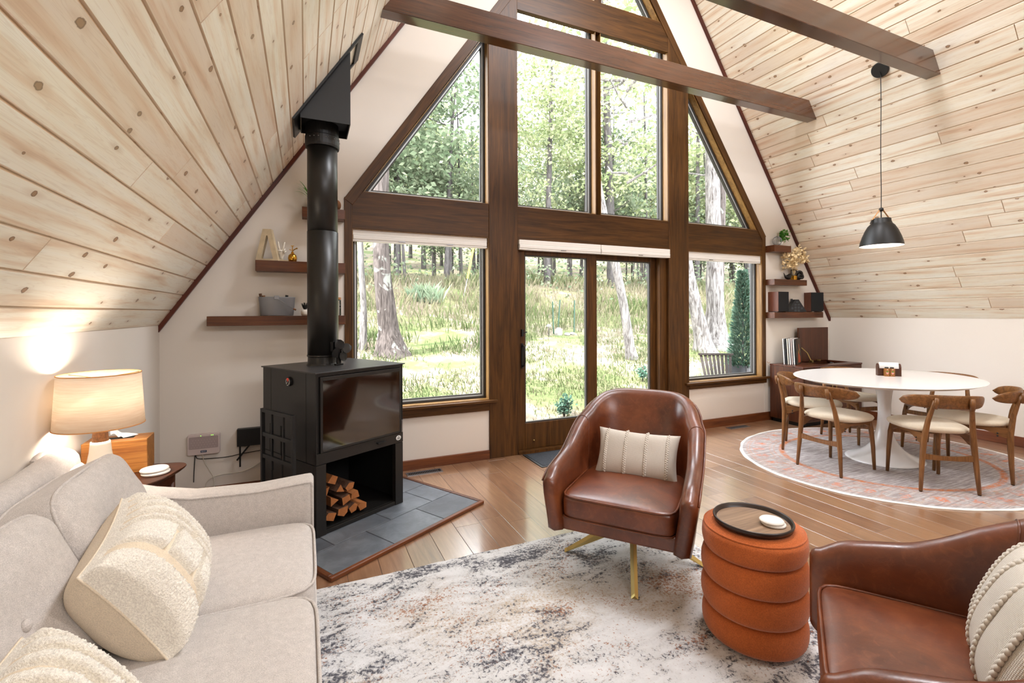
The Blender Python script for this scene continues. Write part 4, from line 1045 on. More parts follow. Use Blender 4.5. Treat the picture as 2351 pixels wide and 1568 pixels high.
# firewood
rng = random.Random(21)
def firewood(c, L, r, rot, yaw, lab):
    n = rng.choice((3, 4, 4, 5)); base = []
    a0 = rng.uniform(0, 6); sp_ = sorted(rng.uniform(0, 2 * PI) for _ in range(n))
    base = [(r * 1.12 * rng.uniform(.75, 1.1) * math.cos(2 * PI * k / n + rot + rng.uniform(-.35, .35)), r * 1.08 * rng.uniform(.6, 1.0) * math.sin(2 * PI * k / n + rot)) for k in range(n)]
    t = thing('firewood_log', lab, 'log', c, A0 + yaw, 'split logs in the log store')
    m = MB(); Lp = []
    for i in range(5):
        f = i / 4; Lp.append([(p[0] * (1 + rng.uniform(-.06, .06)), (f - .5) * L, p[1] * (1 + rng.uniform(-.06, .06))) for p in base])
    m.loops(Lp, False); ob('split_sides', m, [M['logbark'] if rng.random() < .45 else M['log']], t)
    ob('sawn_end', MB().add(Lp[0], [tuple(range(n))]), M['log'], t); ob('sawn_end', MB().add(Lp[-1], [tuple(range(n))[::-1]]), M['log'], t)
LG = 'split firewood log stacked in the black log store under the stove'
lg = [(.118, .068, .041, .3), (.205, .066, .041, .9), (.29, .062, .040, 1.7), (.368, .056, .035, .5), (.155, .146, .040, 2.2), (.243, .142, .040, 1.1), (.325, .134, .036, .9), (.112, .222, .038, .8), (.195, .220, .038, 1.4), (.272, .212, .034, 2.0), (.15, .292, .036, .4)]
for (x, z, r, ro_) in lg:
    firewood(stv((x, .26 + rng.uniform(-.03, .03), z + .016)), .40, r, ro_, rng.uniform(-.03, .03), LG)

# floor vents, doormat
def vent(x0, x1, y0, y1, lab):
    t = thing('floor_vent', lab, 'vent', ((x0 + x1) / 2, (y0 + y1) / 2, 0.0005), 0, 'metal floor registers')
    a_, b_ = (x1 - x0) / 2, (y1 - y0) / 2
    ob('vent_frame', MB().box(-a_, a_, -b_, -b_ + .012, 0, .005).box(-a_, a_, b_ - .012, b_, 0, .005).box(-a_, -a_ + .012, -b_ + .012, b_ - .012, 0, .005).box(a_ - .012, a_, -b_ + .012, b_ - .012, 0, .005), M['steel'], t)
    m = MB(); n = int((2 * a_ - .03) / .015)
    for k in range(n): m.box(-a_ + .018 + k * .015, -a_ + .022 + k * .015, -b_ + .012, b_ - .012, .001, .004)
    ob('vent_slat', m, M['steel'], t); ob('vent_opening', MB().box(-a_ + .012, a_ - .012, -b_ + .012, b_ - .012, 0, .001), M['deep'], t)
vent(.80, 1.115, 4.03, 4.115, 'metal floor vent below the window by the stove')
vent(4.66, 4.98, 4.03, 4.115, 'metal floor vent below the right picture window')
dm = thing('doormat', 'charcoal doormat on the floor inside the sliding door', 'doormat', (2.38, 3.955, .001))
ob('mat_pile', MB().box(-.40, .40, -.185, .185, 0, .009), M['mat'], dm, bevel=.003)
ob('mat_border', MB().box(-.425, .425, -.205, -.185, 0, .006).box(-.425, .425, .185, .205, 0, .006).box(-.425, -.40, -.185, .185, 0, .006).box(.40, .425, -.185, .185, 0, .006), M['blk'], dm, bevel=.002)

# ------------------------------------------------------------------ wall shelves
def shelf(x0, x1, z0, z1, lab, g):
    t = tag(ob('wall_shelf', MB().box(x0, x1, 4.07, YW - .001, z0, z1), M['shelf'], bevel=.002), lab, 'shelf', g)
    return t
G1, G2 = 'floating shelves behind the stovepipe', 'floating shelves right of the windows'
shelf(-.668, FL - .004, 1.317, 1.390, 'long lowest brown shelf behind the stovepipe holding a bucket', G1)
shelf(-.350, FL - .004, 1.738, 1.822, 'middle brown shelf behind the stovepipe holding a triangle ornament', G1)
shelf(-.021, FL - .004, 2.182, 2.262, 'short top brown shelf behind the stovepipe with a spider plant', G1)
shelf(FR + .006, 6.44, 1.325, 1.402, 'lowest brown shelf on the right holding two speakers', G2)
shelf(FR + .006, 6.105, 1.752, 1.826, 'middle brown shelf on the right holding dried flowers', G2)
shelf(FR + .006, 5.795, 2.178, 2.262, 'short top brown shelf on the right holding small plants', G2)
# triangle ornament
def tri_frame(w, h, wd, d):
    o = [(-w / 2, 0), (w / 2, 0), (.03, h), (-.03, h)]; i_ = [(-w / 2 + wd * 1.25, wd * .45), (w / 2 - wd * 1.25, wd * .45), (0.004, h - wd * 1.7), (-.004, h - wd * 1.7)]
    n = 4; vs = [(p[0], y, p[1]) for y in (0, d) for p in o] + [(p[0], y, p[1]) for y in (0, d) for p in i_]; fs = []
    for k in range(n):
        j = (k + 1) % n; fs += [(k, j, 2 * n + j, 2 * n + k), (n + j, n + k, 3 * n + k, 3 * n + j), (2 * n + k, 2 * n + j, 3 * n + j, 3 * n + k), (k, n + k, n + j, j)]
    return MB().add(vs, fs)
o = ob('triangle_ornament', tri_frame(.165, .245, .030, .05), M['travert']); o.location = (-.272, 4.085, 1.8225); o.rotation_euler = (0, 0, R(-14))
tag(o, 'pale open triangle ornament on the shelf behind the stovepipe', 'ornament')
# peace hand
ph = thing('hand_sculpture', 'white hand sculpture making a peace sign on the shelf', 'sculpture', (-.172, 4.135, 1.8225))
ob('plinth', MB().box(-.06, .052, -.025, .025, 0, .012), M['travert'], ph)
m = MB().tube([(-.002, 0, .012), (-.002, 0, .035), (0, 0, .05), (.0, 0, .075), (0, 0, .092)], [.017, .016, .022, .026, .024], 12, squash=.62)
ob('hand', m, M['ceramic'], ph, smooth=True)
def finger(pts, r): 
    ob('finger', MB().tube(pts, r, 8), M['ceramic'], ph, smooth=True)
finger([(-.012, 0, .085), (-.018, 0, .115), (-.022, 0, .142), (-.024, .0, .160)], [.0078, .0072, .0064, .004])
finger([(.008, 0, .087), (.016, 0, .118), (.021, 0, .142), (.024, 0, .156)], [.0078, .0072, .0064, .004])
finger([(.020, 0, .088), (.024, -.012, .098), (.021, -.024, .088), (.016, -.022, .074)], [.0075, .0075, .007, .005])
finger([(.025, 0, .076), (.030, -.012, .082), (.027, -.022, .074), (.020, -.020, .064)], [.0068, .0068, .006, .0045])
finger([(-.020, -.004, .06), (-.028, -.014, .074), (-.016, -.026, .084), (.004, -.028, .080)], [.009, .0085, .0075, .005])
# plant mister
mi = thing('plant_mister', 'polished brass plant mister on the shelf behind the stovepipe', 'plant mister', (-.092, 4.135, 1.8225))
ob('bottle', MB().lathe([(0, 0), (.026, 0), (.030, .004), (.034, .03), (.030, .052), (.018, .064), (.010, .070), (.010, .082), (0, .082)], 24), M['gold'], mi, smooth=True)
ob('pump', MB().tube([(0, 0, .082), (0, 0, .128)], .0035, 8).box(-.012, .012, -.006, .006, .126, .131), M['gold'], mi); ob('nozzle', MB().tube([(0, 0, .09), (.022, 0, .106), (.036, 0, .112)], [.004, .004, .0065], 8), M['gold'], mi)
ob('side_lever', MB().tube([(-.004, 0, .094), (-.016, 0, .096), (-.022, 0, .10)], .003, 6), M['gold'], mi)
# bucket
bu = thing('metal_bucket', 'oval grey metal bucket on the lowest shelf behind the stovepipe', 'bucket', (-.204, 4.135, 1.3905))
ob('pail', MB().lathe([(0, .001), (.114, .001), (.118, .004), (.130, .144), (.133, .148), (.130, .149), (.126, .146), (.112, .01), (0, .01)], 44, sx=1, sy=.44), M['zinc'], bu, smooth=True)
ob('bail_handle', MB().tube([(-.0, -.06, .135), (.03, -.066, .118), (.07, -.064, .09), (.105, -.058, .066), (.128, -.05, .05)], .003, 6), M['steel'], bu)
ob('handle_grip', MB().tube([(.118, -.056, .056), (.136, -.048, .046)], .007, 8), M['cork'], bu); ob('bail_ear', MB().box(-.018, .018, -.062, -.056, .128, .158), M['zinc'], bu, bevel=.003)
for (x, tl, m_, lab) in ((-.118, .175, 'logbark', 'brown stick poking out of the left end of the metal bucket'), (-.095, .16, 'cork', 'curled cinnamon brown stick in the metal bucket'), (.07, .165, 'blk', 'black handle poking out of the right end of the metal bucket')):
    o = tag(ob('bucket_stick', MB().tube([(x * .8, 0, .012), (x, .0, tl)], [.008, .011], 8), M[m_]), lab, 'stick'); o.location = (-.204, 4.135, 1.3905)
# little pot with black succulent
po = thing('succulent_pot', 'small white pot with black spiky plant half hidden by the stovepipe', 'potted plant', (-.002, 4.13, 1.3905))
ob('pot', MB().lathe([(0, 0), (.022, 0), (.03, .012), (.031, .032), (.024, .05), (.022, .05), (.02, .04), (0, .04)], 20), M['pot'], po, smooth=True)
m = MB(); rng = random.Random(3)
for k in range(16):
    an = rng.uniform(0, 6.28); s_ = rng.uniform(.3, 1); m.tube([(0, 0, .04), (.018 * s_ * math.cos(an), .018 * s_ * math.sin(an), .07), (.036 * s_ * math.cos(an), .036 * s_ * math.sin(an), .10 + .01 * (1 - s_))], [.004, .005, .001], 5)
ob('leaves', m, M['blk'], po)
# jar
ja = thing('glass_jar', 'clear glass jar with wood lid between stovepipe and window trim', 'jar', (.232, 4.13, 1.3905))
ob('jar_glass', MB().lathe([(0, 0), (.040, 0), (.042, .004), (.042, .125), (.038, .132)], 24), M['clear'], ja, smooth=True); ob('jar_lid', MB().lathe([(0, .132), (.042, .132), (.042, .150), (0, .150)], 24), M['acacia'], ja)
# spider plant
def frond_plant(name, lab, loc, n, L, m, seed, pot=True, droop=1.0, up=.6, wd=.007):
    t = thing(name, lab, 'potted plant', loc); rng = random.Random(seed)
    if pot: ob('pot', MB().lathe([(0, 0), (.035, 0), (.045, .06), (.047, .065), (.043, .066), (.04, .055), (0, .055)], 20), M['pot'], t, smooth=True)
    mb = MB(); z0 = .055 if pot else 0
    for k in range(n):
        an = 2 * PI * k / n + rng.uniform(-.3, .3); l_ = L * rng.uniform(.6, 1.1); d = Vector((math.cos(an), math.sin(an), 0)); b = Vector((-d.y, d.x, 0)); u0 = up * rng.uniform(.7, 1.4); mb.rv = rng.random()
        pts = []
        for i in range(9):
            f = i / 8; pts.append((d * (l_ * f * .85) + Vector((0, 0, z0 + l_ * (u0 * f - droop * .75 * f * f))), wd * (1 - f) ** .6 + .0006))
        vs = []
        for p, q in pts: vs += [p - b * q, p + Vector((0, 0, -.2 * q)), p + b * q]
        fs = []
        for i in range(8):
            for j in (0, 1): fs.append((3 * i + j, 3 * i + j + 1, 3 * i + 4 + j, 3 * i + 3 + j))
        mb.add(vs, fs)
    ob('leaves', mb, M['fern'], t); return t
frond_plant('spider_plant', 'spider plant arching out from behind the top of the stovepipe', (.055, 4.135, 2.2625), 22, .17, 'fern', 4, True, 1.0, 1.35)
o = ob('pinecone', MB().ball((0, 0, .045), .032, 12, 10, (1, 1, 1.35)), M['cork'], smooth=False); o.location = (.245, 4.13, 2.2625); tag(o, 'brown pinecone on the top shelf just right of the stovepipe', 'pinecone')
# right shelf: plants
rp = thing('wire_planter', 'little wire planter with green leafy stems on the top right shelf', 'potted plant', (5.60, 4.125, 2.2625))
m = MB()
for k in range(7):
    an = PI * k / 7; m.tube([(.055 * math.cos(2 * PI * i / 18) * math.cos(an), .055 * math.cos(2 * PI * i / 18) * math.sin(an), .062 + .058 * math.sin(2 * PI * i / 18)) for i in range(19)], .0022, 5, False)
ob('wire_cage', m, M['steel'], rp)
ob('pot', MB().lathe([(0, 0), (.028, 0), (.034, .05), (0, .045)], 16, (.06, 0, 0)), M['pot'], rp, smooth=True)
m = MB(); rng = random.Random(8)
def leaf(mb, p, d, L, wd, rng):
    d = Vector(d).normalized(); s_ = d.cross(Vector((rng.uniform(-1, 1), rng.uniform(-1, 1), rng.uniform(-.2, 1)))).normalized(); n_ = d.cross(s_); p = Vector(p); mb.rv = rng.random()
    mb.add([p, p + d * L * .45 + s_ * wd, p + d * L + n_ * L * .12, p + d * L * .45 - s_ * wd], [(0, 1, 2, 3)])
for k in range(24):
    an = rng.uniform(-.9, .9); hgt = rng.uniform(.05, .2); ln = rng.uniform(.06, .19)
    pts = [Vector((.06, 0, .045)), Vector((.06 + ln * .5 * math.cos(an) * .9, ln * .3 * math.sin(an), .045 + hgt * .8)), Vector((.06 + ln * math.cos(an) - .03, -.01 + ln * .4 * math.sin(an), .045 + hgt * rng.uniform(.3, 1)))]
    m.tube(pts, .0012, 4)
    for q in range(14):
        f = rng.uniform(.2, 1); p = pts[0].lerp(pts[1], f * 2) if f < .5 else pts[1].lerp(pts[2], f * 2 - 1)
        leaf(m, p, (rng.uniform(-1, 1), rng.uniform(-1, .6), rng.uniform(-.4, 1)), .026, .009, rng)
ob('leaves', m, M['fern'], rp)
# dried flowers in vase
va = thing('flower_vase', 'glass vase with brass base full of dried cream flowers', 'vase', (5.93, 4.13, 1.8265))
ob('vase_base', MB().lathe([(0, 0), (.036, 0), (.038, .003), (.038, .055), (0, .055)], 24), M['gold'], va); ob('vase_glass', MB().lathe([(.0, .056), (.036, .056), (.036, .14), (.033, .14)], 24), M['clear'], va, smooth=True)
m = MB(); fl_ = MB(); rng = random.Random(12)
for k in range(34):
    an = rng.uniform(0, 2 * PI); rad_ = rng.uniform(.03, .22); hz = rng.uniform(.19, .40) + .03 * math.cos(an)
    e = Vector((rad_ * math.cos(an), rad_ * math.sin(an) * .26 - .012, hz)); m.tube([(0, 0, .06), (e.x * .25, e.y * .3, .16), tuple(e)], .0014, 4)
    for q in range(13):
        c = e + Vector((rng.gauss(0, .026), rng.gauss(0, .012), rng.gauss(0, .028))); leaf(fl_, c, (rng.uniform(-1, 1), rng.uniform(-1, .5), rng.uniform(-.4, 1)), rng.uniform(.03, .052), rng.uniform(.012, .019), rng)
ob('stems', m, M['dried'], va); ob('petals', fl_, M['dried'], va)['kind'] = 'stuff'
# bird and knot
bi = thing('bird_figurine', 'small black bird figurine left of the dried flower vase', 'figurine', (5.80, 4.12, 1.8265))
ob('bird_body', MB().tube([(-.085, 0, .088), (-.06, 0, .05), (-.03, 0, .034), (.0, 0, .034), (.026, 0, .046), (.040, 0, .064), (.052, 0, .066), (.062, 0, .062)], [.003, .010, .024, .034, .031, .021, .017, .002], 12), M['blk'], bi, smooth=True)
o = ob('knot_ornament', MB().tube([(.045 * math.cos(t_) * (1 + .35 * math.cos(1.5 * t_)), .014 * math.sin(1.5 * t_), .062 + .042 * math.sin(t_) * (1 + .35 * math.cos(1.5 * t_))) for t_ in [4 * PI * k / 64 for k in range(65)]], .0145, 10, False), M['blk'], smooth=True); o.location = (6.03, 4.12, 1.8270)
tag(o, 'glossy black knot ornament right of the dried flower vase', 'ornament')
# speakers
def speaker(x, yaw, lab):
    t = thing('bookshelf_speaker', lab, 'speaker', (x, 4.118, 1.4025), R(yaw), 'wood cased speakers on the lowest right shelf')
    ob('cabinet', MB().box(-.088, .088, -.075, .078, .008, .262), M['spkw'], t, bevel=.002); ob('grille', MB().box(-.086, .086, -.085, -.075, .010, .260), M['spk'], t, bevel=.003)
    for sx in (-.07, .07): ob('foot', MB().box(sx - .012, sx + .012, -.06, .06, 0, .008), M['blk'], t)
speaker(5.605, -3, 'black fronted wood speaker beside the window trim on the lowest right shelf'); speaker(6.30, -20, 'red brown wood speaker near the sloped ceiling on the lowest right shelf')
ha = thing('house_ornament', 'small black A frame house ornament between the two speakers', 'ornament', (5.945, 4.125, 1.4025), R(-28))
ob('house_body', MB().prism([(-.125, 0), (.125, 0), (.022, .165), (-.022, .165)], .10, 'xz', -.05), M['blk'], ha, bevel=.002)
m = MB()
for (x, z, w_, h2) in ((-.02, .085, .014, .022), (.02, .085, .014, .022), (-.02, .045, .014, .028), (.02, .045, .014, .028), (0, .122, .012, .018), (-.06, .035, .012, .028), (.06, .035, .012, .028), (-.02, .005, .014, .03), (.02, .005, .014, .03)):
    m.box(x - w_, x + w_, -.0515, -.0505, z, z + h2)
ob('window_cutout', m, M['planter'], ha); ob('house_chimney', MB().box(-.05, -.03, .0, .02, .13, .175), M['blk'], ha)

# ------------------------------------------------------------------ record console
CX0, CX1, CY0, CY1, CZ = 5.50, 6.665, 3.72, 4.158, .736
co = thing('record_console', 'dark wood record player console in the corner behind the dining chairs', 'console', (CX0, CY0, 0))
W_, D_ = CX1 - CX0, CY1 - CY0
m = MB().box(0, .022, 0, D_, .05, CZ - .02).box(W_ - .022, W_, 0, D_, .05, CZ - .02).box(.022, W_ - .022, D_ - .02, D_, .05, CZ - .02).box(.022, W_ - .022, 0, D_ - .02, .05, .07)
ob('carcass', m, M['console'], co, bevel=.003)
ob('plinth', MB().box(.03, W_ - .03, .03, D_ - .02, 0, .05), M['deep'], co)
for k in range(2):
    d = ob('cabinet_door', MB().box(.024 + k * (W_ - .044) / 2, .022 + (k + 1) * (W_ - .044) / 2 - .002, -.004, .014, .074, CZ - .026), M['console'], co, bevel=.003)
    ob('door_handle', MB().tube([((W_ / 2 - .04 + .08 * k), -.012, .40), ((W_ / 2 - .04 + .08 * k), -.012, .50)], .006, 8), M['brass'], d)
ob('console_top', MB().box(-.004, W_ + .004, -.006, .12, CZ - .02, CZ).box(-.004, .50, .12, D_, CZ - .02, CZ).box(W_ - .05, W_ + .004, .12, D_, CZ - .02, CZ).box(.50, W_ - .05, D_ - .02, D_, CZ - .02, CZ), M['consolex'], co, bevel=.002)
ob('turntable_well', MB().box(.50, W_ - .05, .12, D_ - .02, CZ - .06, CZ - .05), M['deep'], co)
pl = ob('platter', MB().lathe([(0, 0), (.14, 0), (.14, .012), (0, .014)], 40, (.80, .27, CZ - .05)), M['blk'], co)
ob('tonearm', MB().tube([(1.02, .30, CZ - .02), (.94, .22, CZ - .015), (.90, .20, CZ - .02)], .005, 6).tube([(1.02, .30, CZ - .05), (1.02, .30, CZ - .015)], .012, 8), M['steel'], co)
ld = ob('lid', MB().box(.50, 1.115, D_ - .042, D_ - .020, CZ + .001, CZ + .455), M['console'], co, bevel=.003)
ob('lid_hinge', MB().tube([(.545, D_ - .05, CZ + .19), (.59, D_ - .10, CZ + .12), (.605, D_ - .14, CZ + .02)], .006, 6).box(.59, .625, D_ - .16, D_ - .12, CZ, CZ + .03), M['brass'], ld); ob('lid_hinge', MB().box(.86, .92, D_ - .06, D_ - .04, CZ, CZ + .02), M['brass'], ld)
# records
dd = Vector((.90, .43, 0)).normalized(); nn2 = Vector((dd.y, -dd.x, 0))
cols = ['ink', 'router', 'ink', 'ceramic', 'planter', 'ink', 'blk']
base = Vector((5.66, 3.905, CZ + .001))
rl = ('white spined record sleeve, second back in the row on the console', 'grey spined record sleeve in the row on the console')
for k in range(7):
    c = base - nn2 * (.022 * k) - dd * (.004 * k)
    lab = ['front record sleeve with a painted woman on the console', 'white spined record sleeve right behind the front sleeve', 'grey spined record sleeve third from the front on the console', 'white spined record sleeve fourth from the front on the console', 'cream spined record sleeve in the middle of the console row', 'dark spined record sleeve second from the back of the console row', 'black and white record sleeve at the back of the console row'][k]
    t = thing('record_sleeve', lab, 'record', c, 0, 'record sleeves standing on the console')
    lean = .05
    m = MB(); w_, h2, tk_ = .325, .325, .0095 if k else .006
    up = Vector((-nn2.x * lean, -nn2.y * lean, 1)).normalized()
    m.add([dd * x * w_ + nn2 * y * tk_ + up * z * h2 for x in (0, 1) for y in (-1, 0) for z in (0, 1)], [(0, 1, 3, 2), (4, 6, 7, 5), (0, 4, 5, 1), (2, 3, 7, 6), (0, 2, 6, 4), (1, 5, 7, 3)])
    ob('sleeve', m, M[['blk', 'ink', 'router', 'ink', 'ceramic', 'planter', 'ink'][k]], t)
    if k == 0:
        def shp(poly, m_, d): ob('cover_art', MB().add([dd * p[0] * w_ + nn2 * d + up * p[1] * h2 for p in poly], [tuple(range(len(poly)))]), m_, t)
        shp([(.02, .02), (.98, .02), (.98, .98), (.02, .98)], plain('cover_brown', (70, 52, 34), .4), .001)
        shp([(.30, .05), (.80, .05), (.78, .35), (.62, .55), (.45, .55), (.32, .35)], plain('cover_orange', (190, 84, 44), .5), .0018)
        shp([(.36, .42), (.72, .42), (.70, .58), (.40, .58)], plain('cover_ochre', (196, 146, 70), .5), .0024)
        shp([(.48, .58), (.60, .58), (.60, .78), (.50, .78)], plain('cover_skin', (204, 120, 84), .5), .0024)
        shp([(.10, .98), (.18, .98), (.80, .30), (.74, .28), (.30, .66)], M['blk'], .003)

# ------------------------------------------------------------------ sofa
so = thing('sofa', 'oatmeal fabric sofa with low track arm along the left wall', 'sofa', (-.5, 1.45, .014))
OX, OY, OZ = .5, -1.45, -.014
F = M['sofa']
def sh2(mb): mb.v = [(p[0] + OX, p[1] + OY, p[2] + OZ) for p in mb.v]; return mb
YA, YB2 = .33, 2.505
ob('base', sh2(MB().box(-.90, .012, .44, 2.378, .09, .285)), F, so, bevel=.02, seg=3)
for (x, y) in ((-.86, .42), (-.86, 2.42), (-.03, .42), (-.03, 2.42)):
    ob('foot', sh2(MB().lathe([(0, .0142), (.018, .0142), (.028, .095), (0, .095)], 16, (x, y, 0))), M['console'], so)
def armtop(x):
    pts = [(-.97, .86), (-.88, .82), (-.80, .745), (-.70, .692), (-.60, .658), (-.45, .625), (-.20, .615), (.0, .628), (.03, .628)]
    for (a, za), (b, zb) in zip(pts, pts[1:]):
        if x <= b: t = (x - a) / (b - a); t = max(0, min(1, t)); return za + (zb - za) * t
    return pts[-1][1]
def arm(y0, y1, nm):
    L = []; n = 40
    xs = [-.965 + (.018 + .965) * i / n for i in range(n + 1)]
    def sec(x, k=0):
        z1 = armtop(x) - k * .5; a, b = y0 + k, y1 - k; r_ = .022; zb = .09 + k
        return [(x, a, zb), (x, a, z1 - r_), (x, a + .006, z1 - .006), (x, a + r_, z1), (x, (a + b) / 2, z1 + .004), (x, b - r_, z1), (x, b - .006, z1 - .006), (x, b, z1 - r_), (x, b, zb)]
    L = [sec(xs[0], .02)] + [sec(x) for x in xs] + [[(p[0] + .010, p[1], p[2]) for p in sec(xs[-1], .006)], [(p[0] + .016, p[1], p[2]) for p in sec(xs[-1], .02)]]
    a_ = ob(nm, sh2(MB().loops(L)), F, so, smooth=True)
    for yy in (y0 + .004, y1 - .004):
        ob('arm_piping', sh2(MB().tube([(.026, yy, .10), (.026, yy, .60), (.022, yy, .618)] + [(x, yy, armtop(x) - .010) for x in xs[::-1]], .0055, 6)), F, a_, smooth=True)
arm(2.378, 2.505, 'arm'); arm(.30, .43, 'arm')
L = []
for i in range(24):
    y = .33 + (2.49 - .33) * i / 23; hz = .825 + .03 * (abs(2 * i / 23 - 1)) ** 3
    L.append([(-.975, y, .10), (-.978, y, hz - .05)] + [(-.915 + .062 * math.cos(PI - PI * k / 8), y, hz - .05 + .06 * math.sin(PI * k / 8)) for k in range(9)] + [(-.84, y, .40), (-.84, y, .10)])
ob('back_frame', sh2(MB().loops(L)), F, so, smooth=True)
def cushion_piping(a, b, h, c, M4=None, p=8, r=.0055, zs=(.78, -.78)):
    m = MB()
    for z in zs:
        pts = []
        for k in range(73):
            an = 2 * PI * k / 72; x, y = math.cos(an), math.sin(an); q = (abs(x) ** p + abs(y) ** p + abs(z * .62) ** p) ** (-1 / p)
            v = Vector((a * x * q * 1.004, b * y * q * 1.004, h * z)); pts.append(tuple(M4 @ v) if M4 else (v.x + c[0], v.y + c[1], v.z + c[2]))
        m.tube(pts, r, 6, False)
    return m
for (ya, yb) in ((1.768, 2.374), (1.104, 1.764), (.436, 1.10)):
    c = (-.405, (ya + yb) / 2, .372); a_, b_, h2 = .436, (yb - ya) / 2, .086
    q = ob('seat_cushion', sh2(MB().softbox(c, a_, b_, h2, 9, 14, .020, 7)), F, so, smooth=True)
    ob('piping', sh2(cushion_piping(a_, b_, h2, c)), F, q, smooth=True)
btn = {}
for (ya, yb, tx) in ((1.79, 2.365, -.735), (1.16, 1.765, -.735), (.46, 1.14, -.735)):
    ln = R(66); ux = Vector((math.cos(R(90) + R(24)), 0, math.sin(R(90) + R(24)))); nx = Vector((ux.z, 0, -ux.x))
    cen = Vector((-.675, (ya + yb) / 2, .640))
    M4 = Matrix(((nx.x, 0, ux.x, cen.x), (0, 1, 0, cen.y), (nx.z, 0, ux.z, cen.z), (0, 0, 0, 1)))
    # local: x = thickness (towards +X), y = width, z = height
    def warp(mb):
        out = []
        for p in mb.v:
            l = M4.inverted() @ Vector(p); yy = l.y / ((yb - ya) / 2); zz = l.z / .215
            if l.x > 0: l.x -= .032 * math.exp(-((yy) ** 2 * 9 + (zz - .02) ** 2 * 9)) - .010 * (mnoise.noise(Vector((yy * 2.2, zz * 2.2, ya))) )
            l.z -= .018 * (1 - yy * yy) * (1 if zz > .5 else 0) * 0 - .006 * mnoise.noise(Vector((yy * 3, ya, zz)))
            out.append(tuple(M4 @ l))
        mb.v = out; return mb
    q = ob('back_cushion', sh2(warp(MB().softbox((0, 0, 0), .105, (yb - ya) / 2, .222, 6, 18, .0, 6, M4, .05))), F, so, smooth=True)
    # piping loops around both faces
    m = MB()
    for xf in (.068, -.068):
        pts = []
        for k in range(81):
            an = 2 * PI * k / 80; y, z = math.cos(an), math.sin(an); p = 6; qq = (abs(y) ** p + abs(z) ** p + abs(.56) ** p) ** (-1 / p)
            pts.append(M4 @ Vector((xf, (yb - ya) / 2 * y * qq * 1.002, .222 * z * qq * 1.002)))
        m.tube(pts, .006, 6, False)
    ob('piping', sh2(m), F, q, smooth=True)
    ob('button', sh2(MB().ball(tuple(M4 @ Vector((.083, 0, .005))), .016, 12, 8, (.7, 1, 1))), F, q, smooth=True)

# tufted throw pillows
def tufted(label, w, h, t, seed):
    """x axis = long side, face towards local -y"""
    rng = random.Random(seed)
    def pat(u, v):
        a_ = u
        def band(x, p, q, e=.007): return smooth(p - e, p + e, x) * (1 - smooth(q - e, q + e, x))
        m = max(band(a_, .03, .072), band(a_, .128, .182), band(a_, .24, .295), band(a_, .355, .41))
        gap = 1 - max(band(v, .31, .36, .008), band(v, .64, .69, .008))
        m = max(m, band(a_, .475, .51) * (1 - band(v, .47, .53, .01)), band(a_, .555, .76) * gap, band(a_, .86, .985))
        return m * smooth(.0, .03, v) * (1 - smooth(.97, 1, v))
    def disp(u, v, f):
        m = pat(u, v); p = Vector((u * 60, v * 60, seed))
        return m * (.022 + .004 * mnoise.noise(p) + .003 * mnoise.noise(p * 2.3)) if m > .01 else 0
    t_ = thing('throw_pillow', label, 'pillow', group='cream tufted pillows on the sofa')
    mb = pillow_mesh(w, h, t, 30, seed=seed); ob('pillow_cover', mb, M['cream'], t_, smooth=True)
    n = 150; m2 = MB(); vs = {}; rows = []
    def pt(i, j):
        u, v = i / n, j / n; x, z = -1 + 2 * u, -1 + 2 * v
        f = (max(0, 1 - abs(x) ** 2.6) * max(0, 1 - abs(z) ** 2.6)) ** .45
        px = w * x * (1 - .07 * (1 - z * z) * abs(x) ** 3); pz = h * z * (1 - .09 * (1 - x * x) * abs(z) ** 3)
        nz = mnoise.noise(Vector((px * 7 + seed, pz * 7, 3))) * .006 * f
        m = pat(u, v); d = -.012 * (1 - m) * min(1, f * 3) + disp(u, v, f) + (rng.uniform(-.0012, .0012) if m > .5 else 0)
        q = 1 + (.03 * m * (1 - f))
        return (px * q, t * f + nz + d, pz * q)
    m2.grid(lambda u, v: pt(int(round(u * n)), int(round(v * n))), n, n, flip=True)
    ob('tufted_stripes', m2, M['fluff'], t_, smooth=True)
    m3 = MB().tube([(w * x * (1 - .07 * (1 - z * z) * abs(x) ** 3), 0, h * z * (1 - .09 * (1 - x * x) * abs(z) ** 3)) for x, z in [(-1 + 2 * k / 20, -1) for k in range(20)] + [(1, -1 + 2 * k / 20) for k in range(20)] + [(1 - 2 * k / 20, 1) for k in range(20)] + [(-1, 1 - 2 * k / 20) for k in range(21)]], .003, 5, False)
    ob('seam', m3, M['cream'], t_, smooth=True)
    return t_
# x axis runs from far (u=0) to near (u=1): direction -Y
tp = tufted('cream tufted throw pillow leaning on the sofa back in front of a buttoned cushion', .238, .172, .135, 2)
place(tp, (-.452, 1.745, .628), (.10, -1, -.07), (-.50, -.04, .80))
tp2 = dup(tp, (0, 0, 0), 0, 'cream tufted throw pillow cropped by the bottom left corner')
place(tp2, (-.47, 1.075, .585), (-.10, -1, -.02), (-.55, .10, .74))

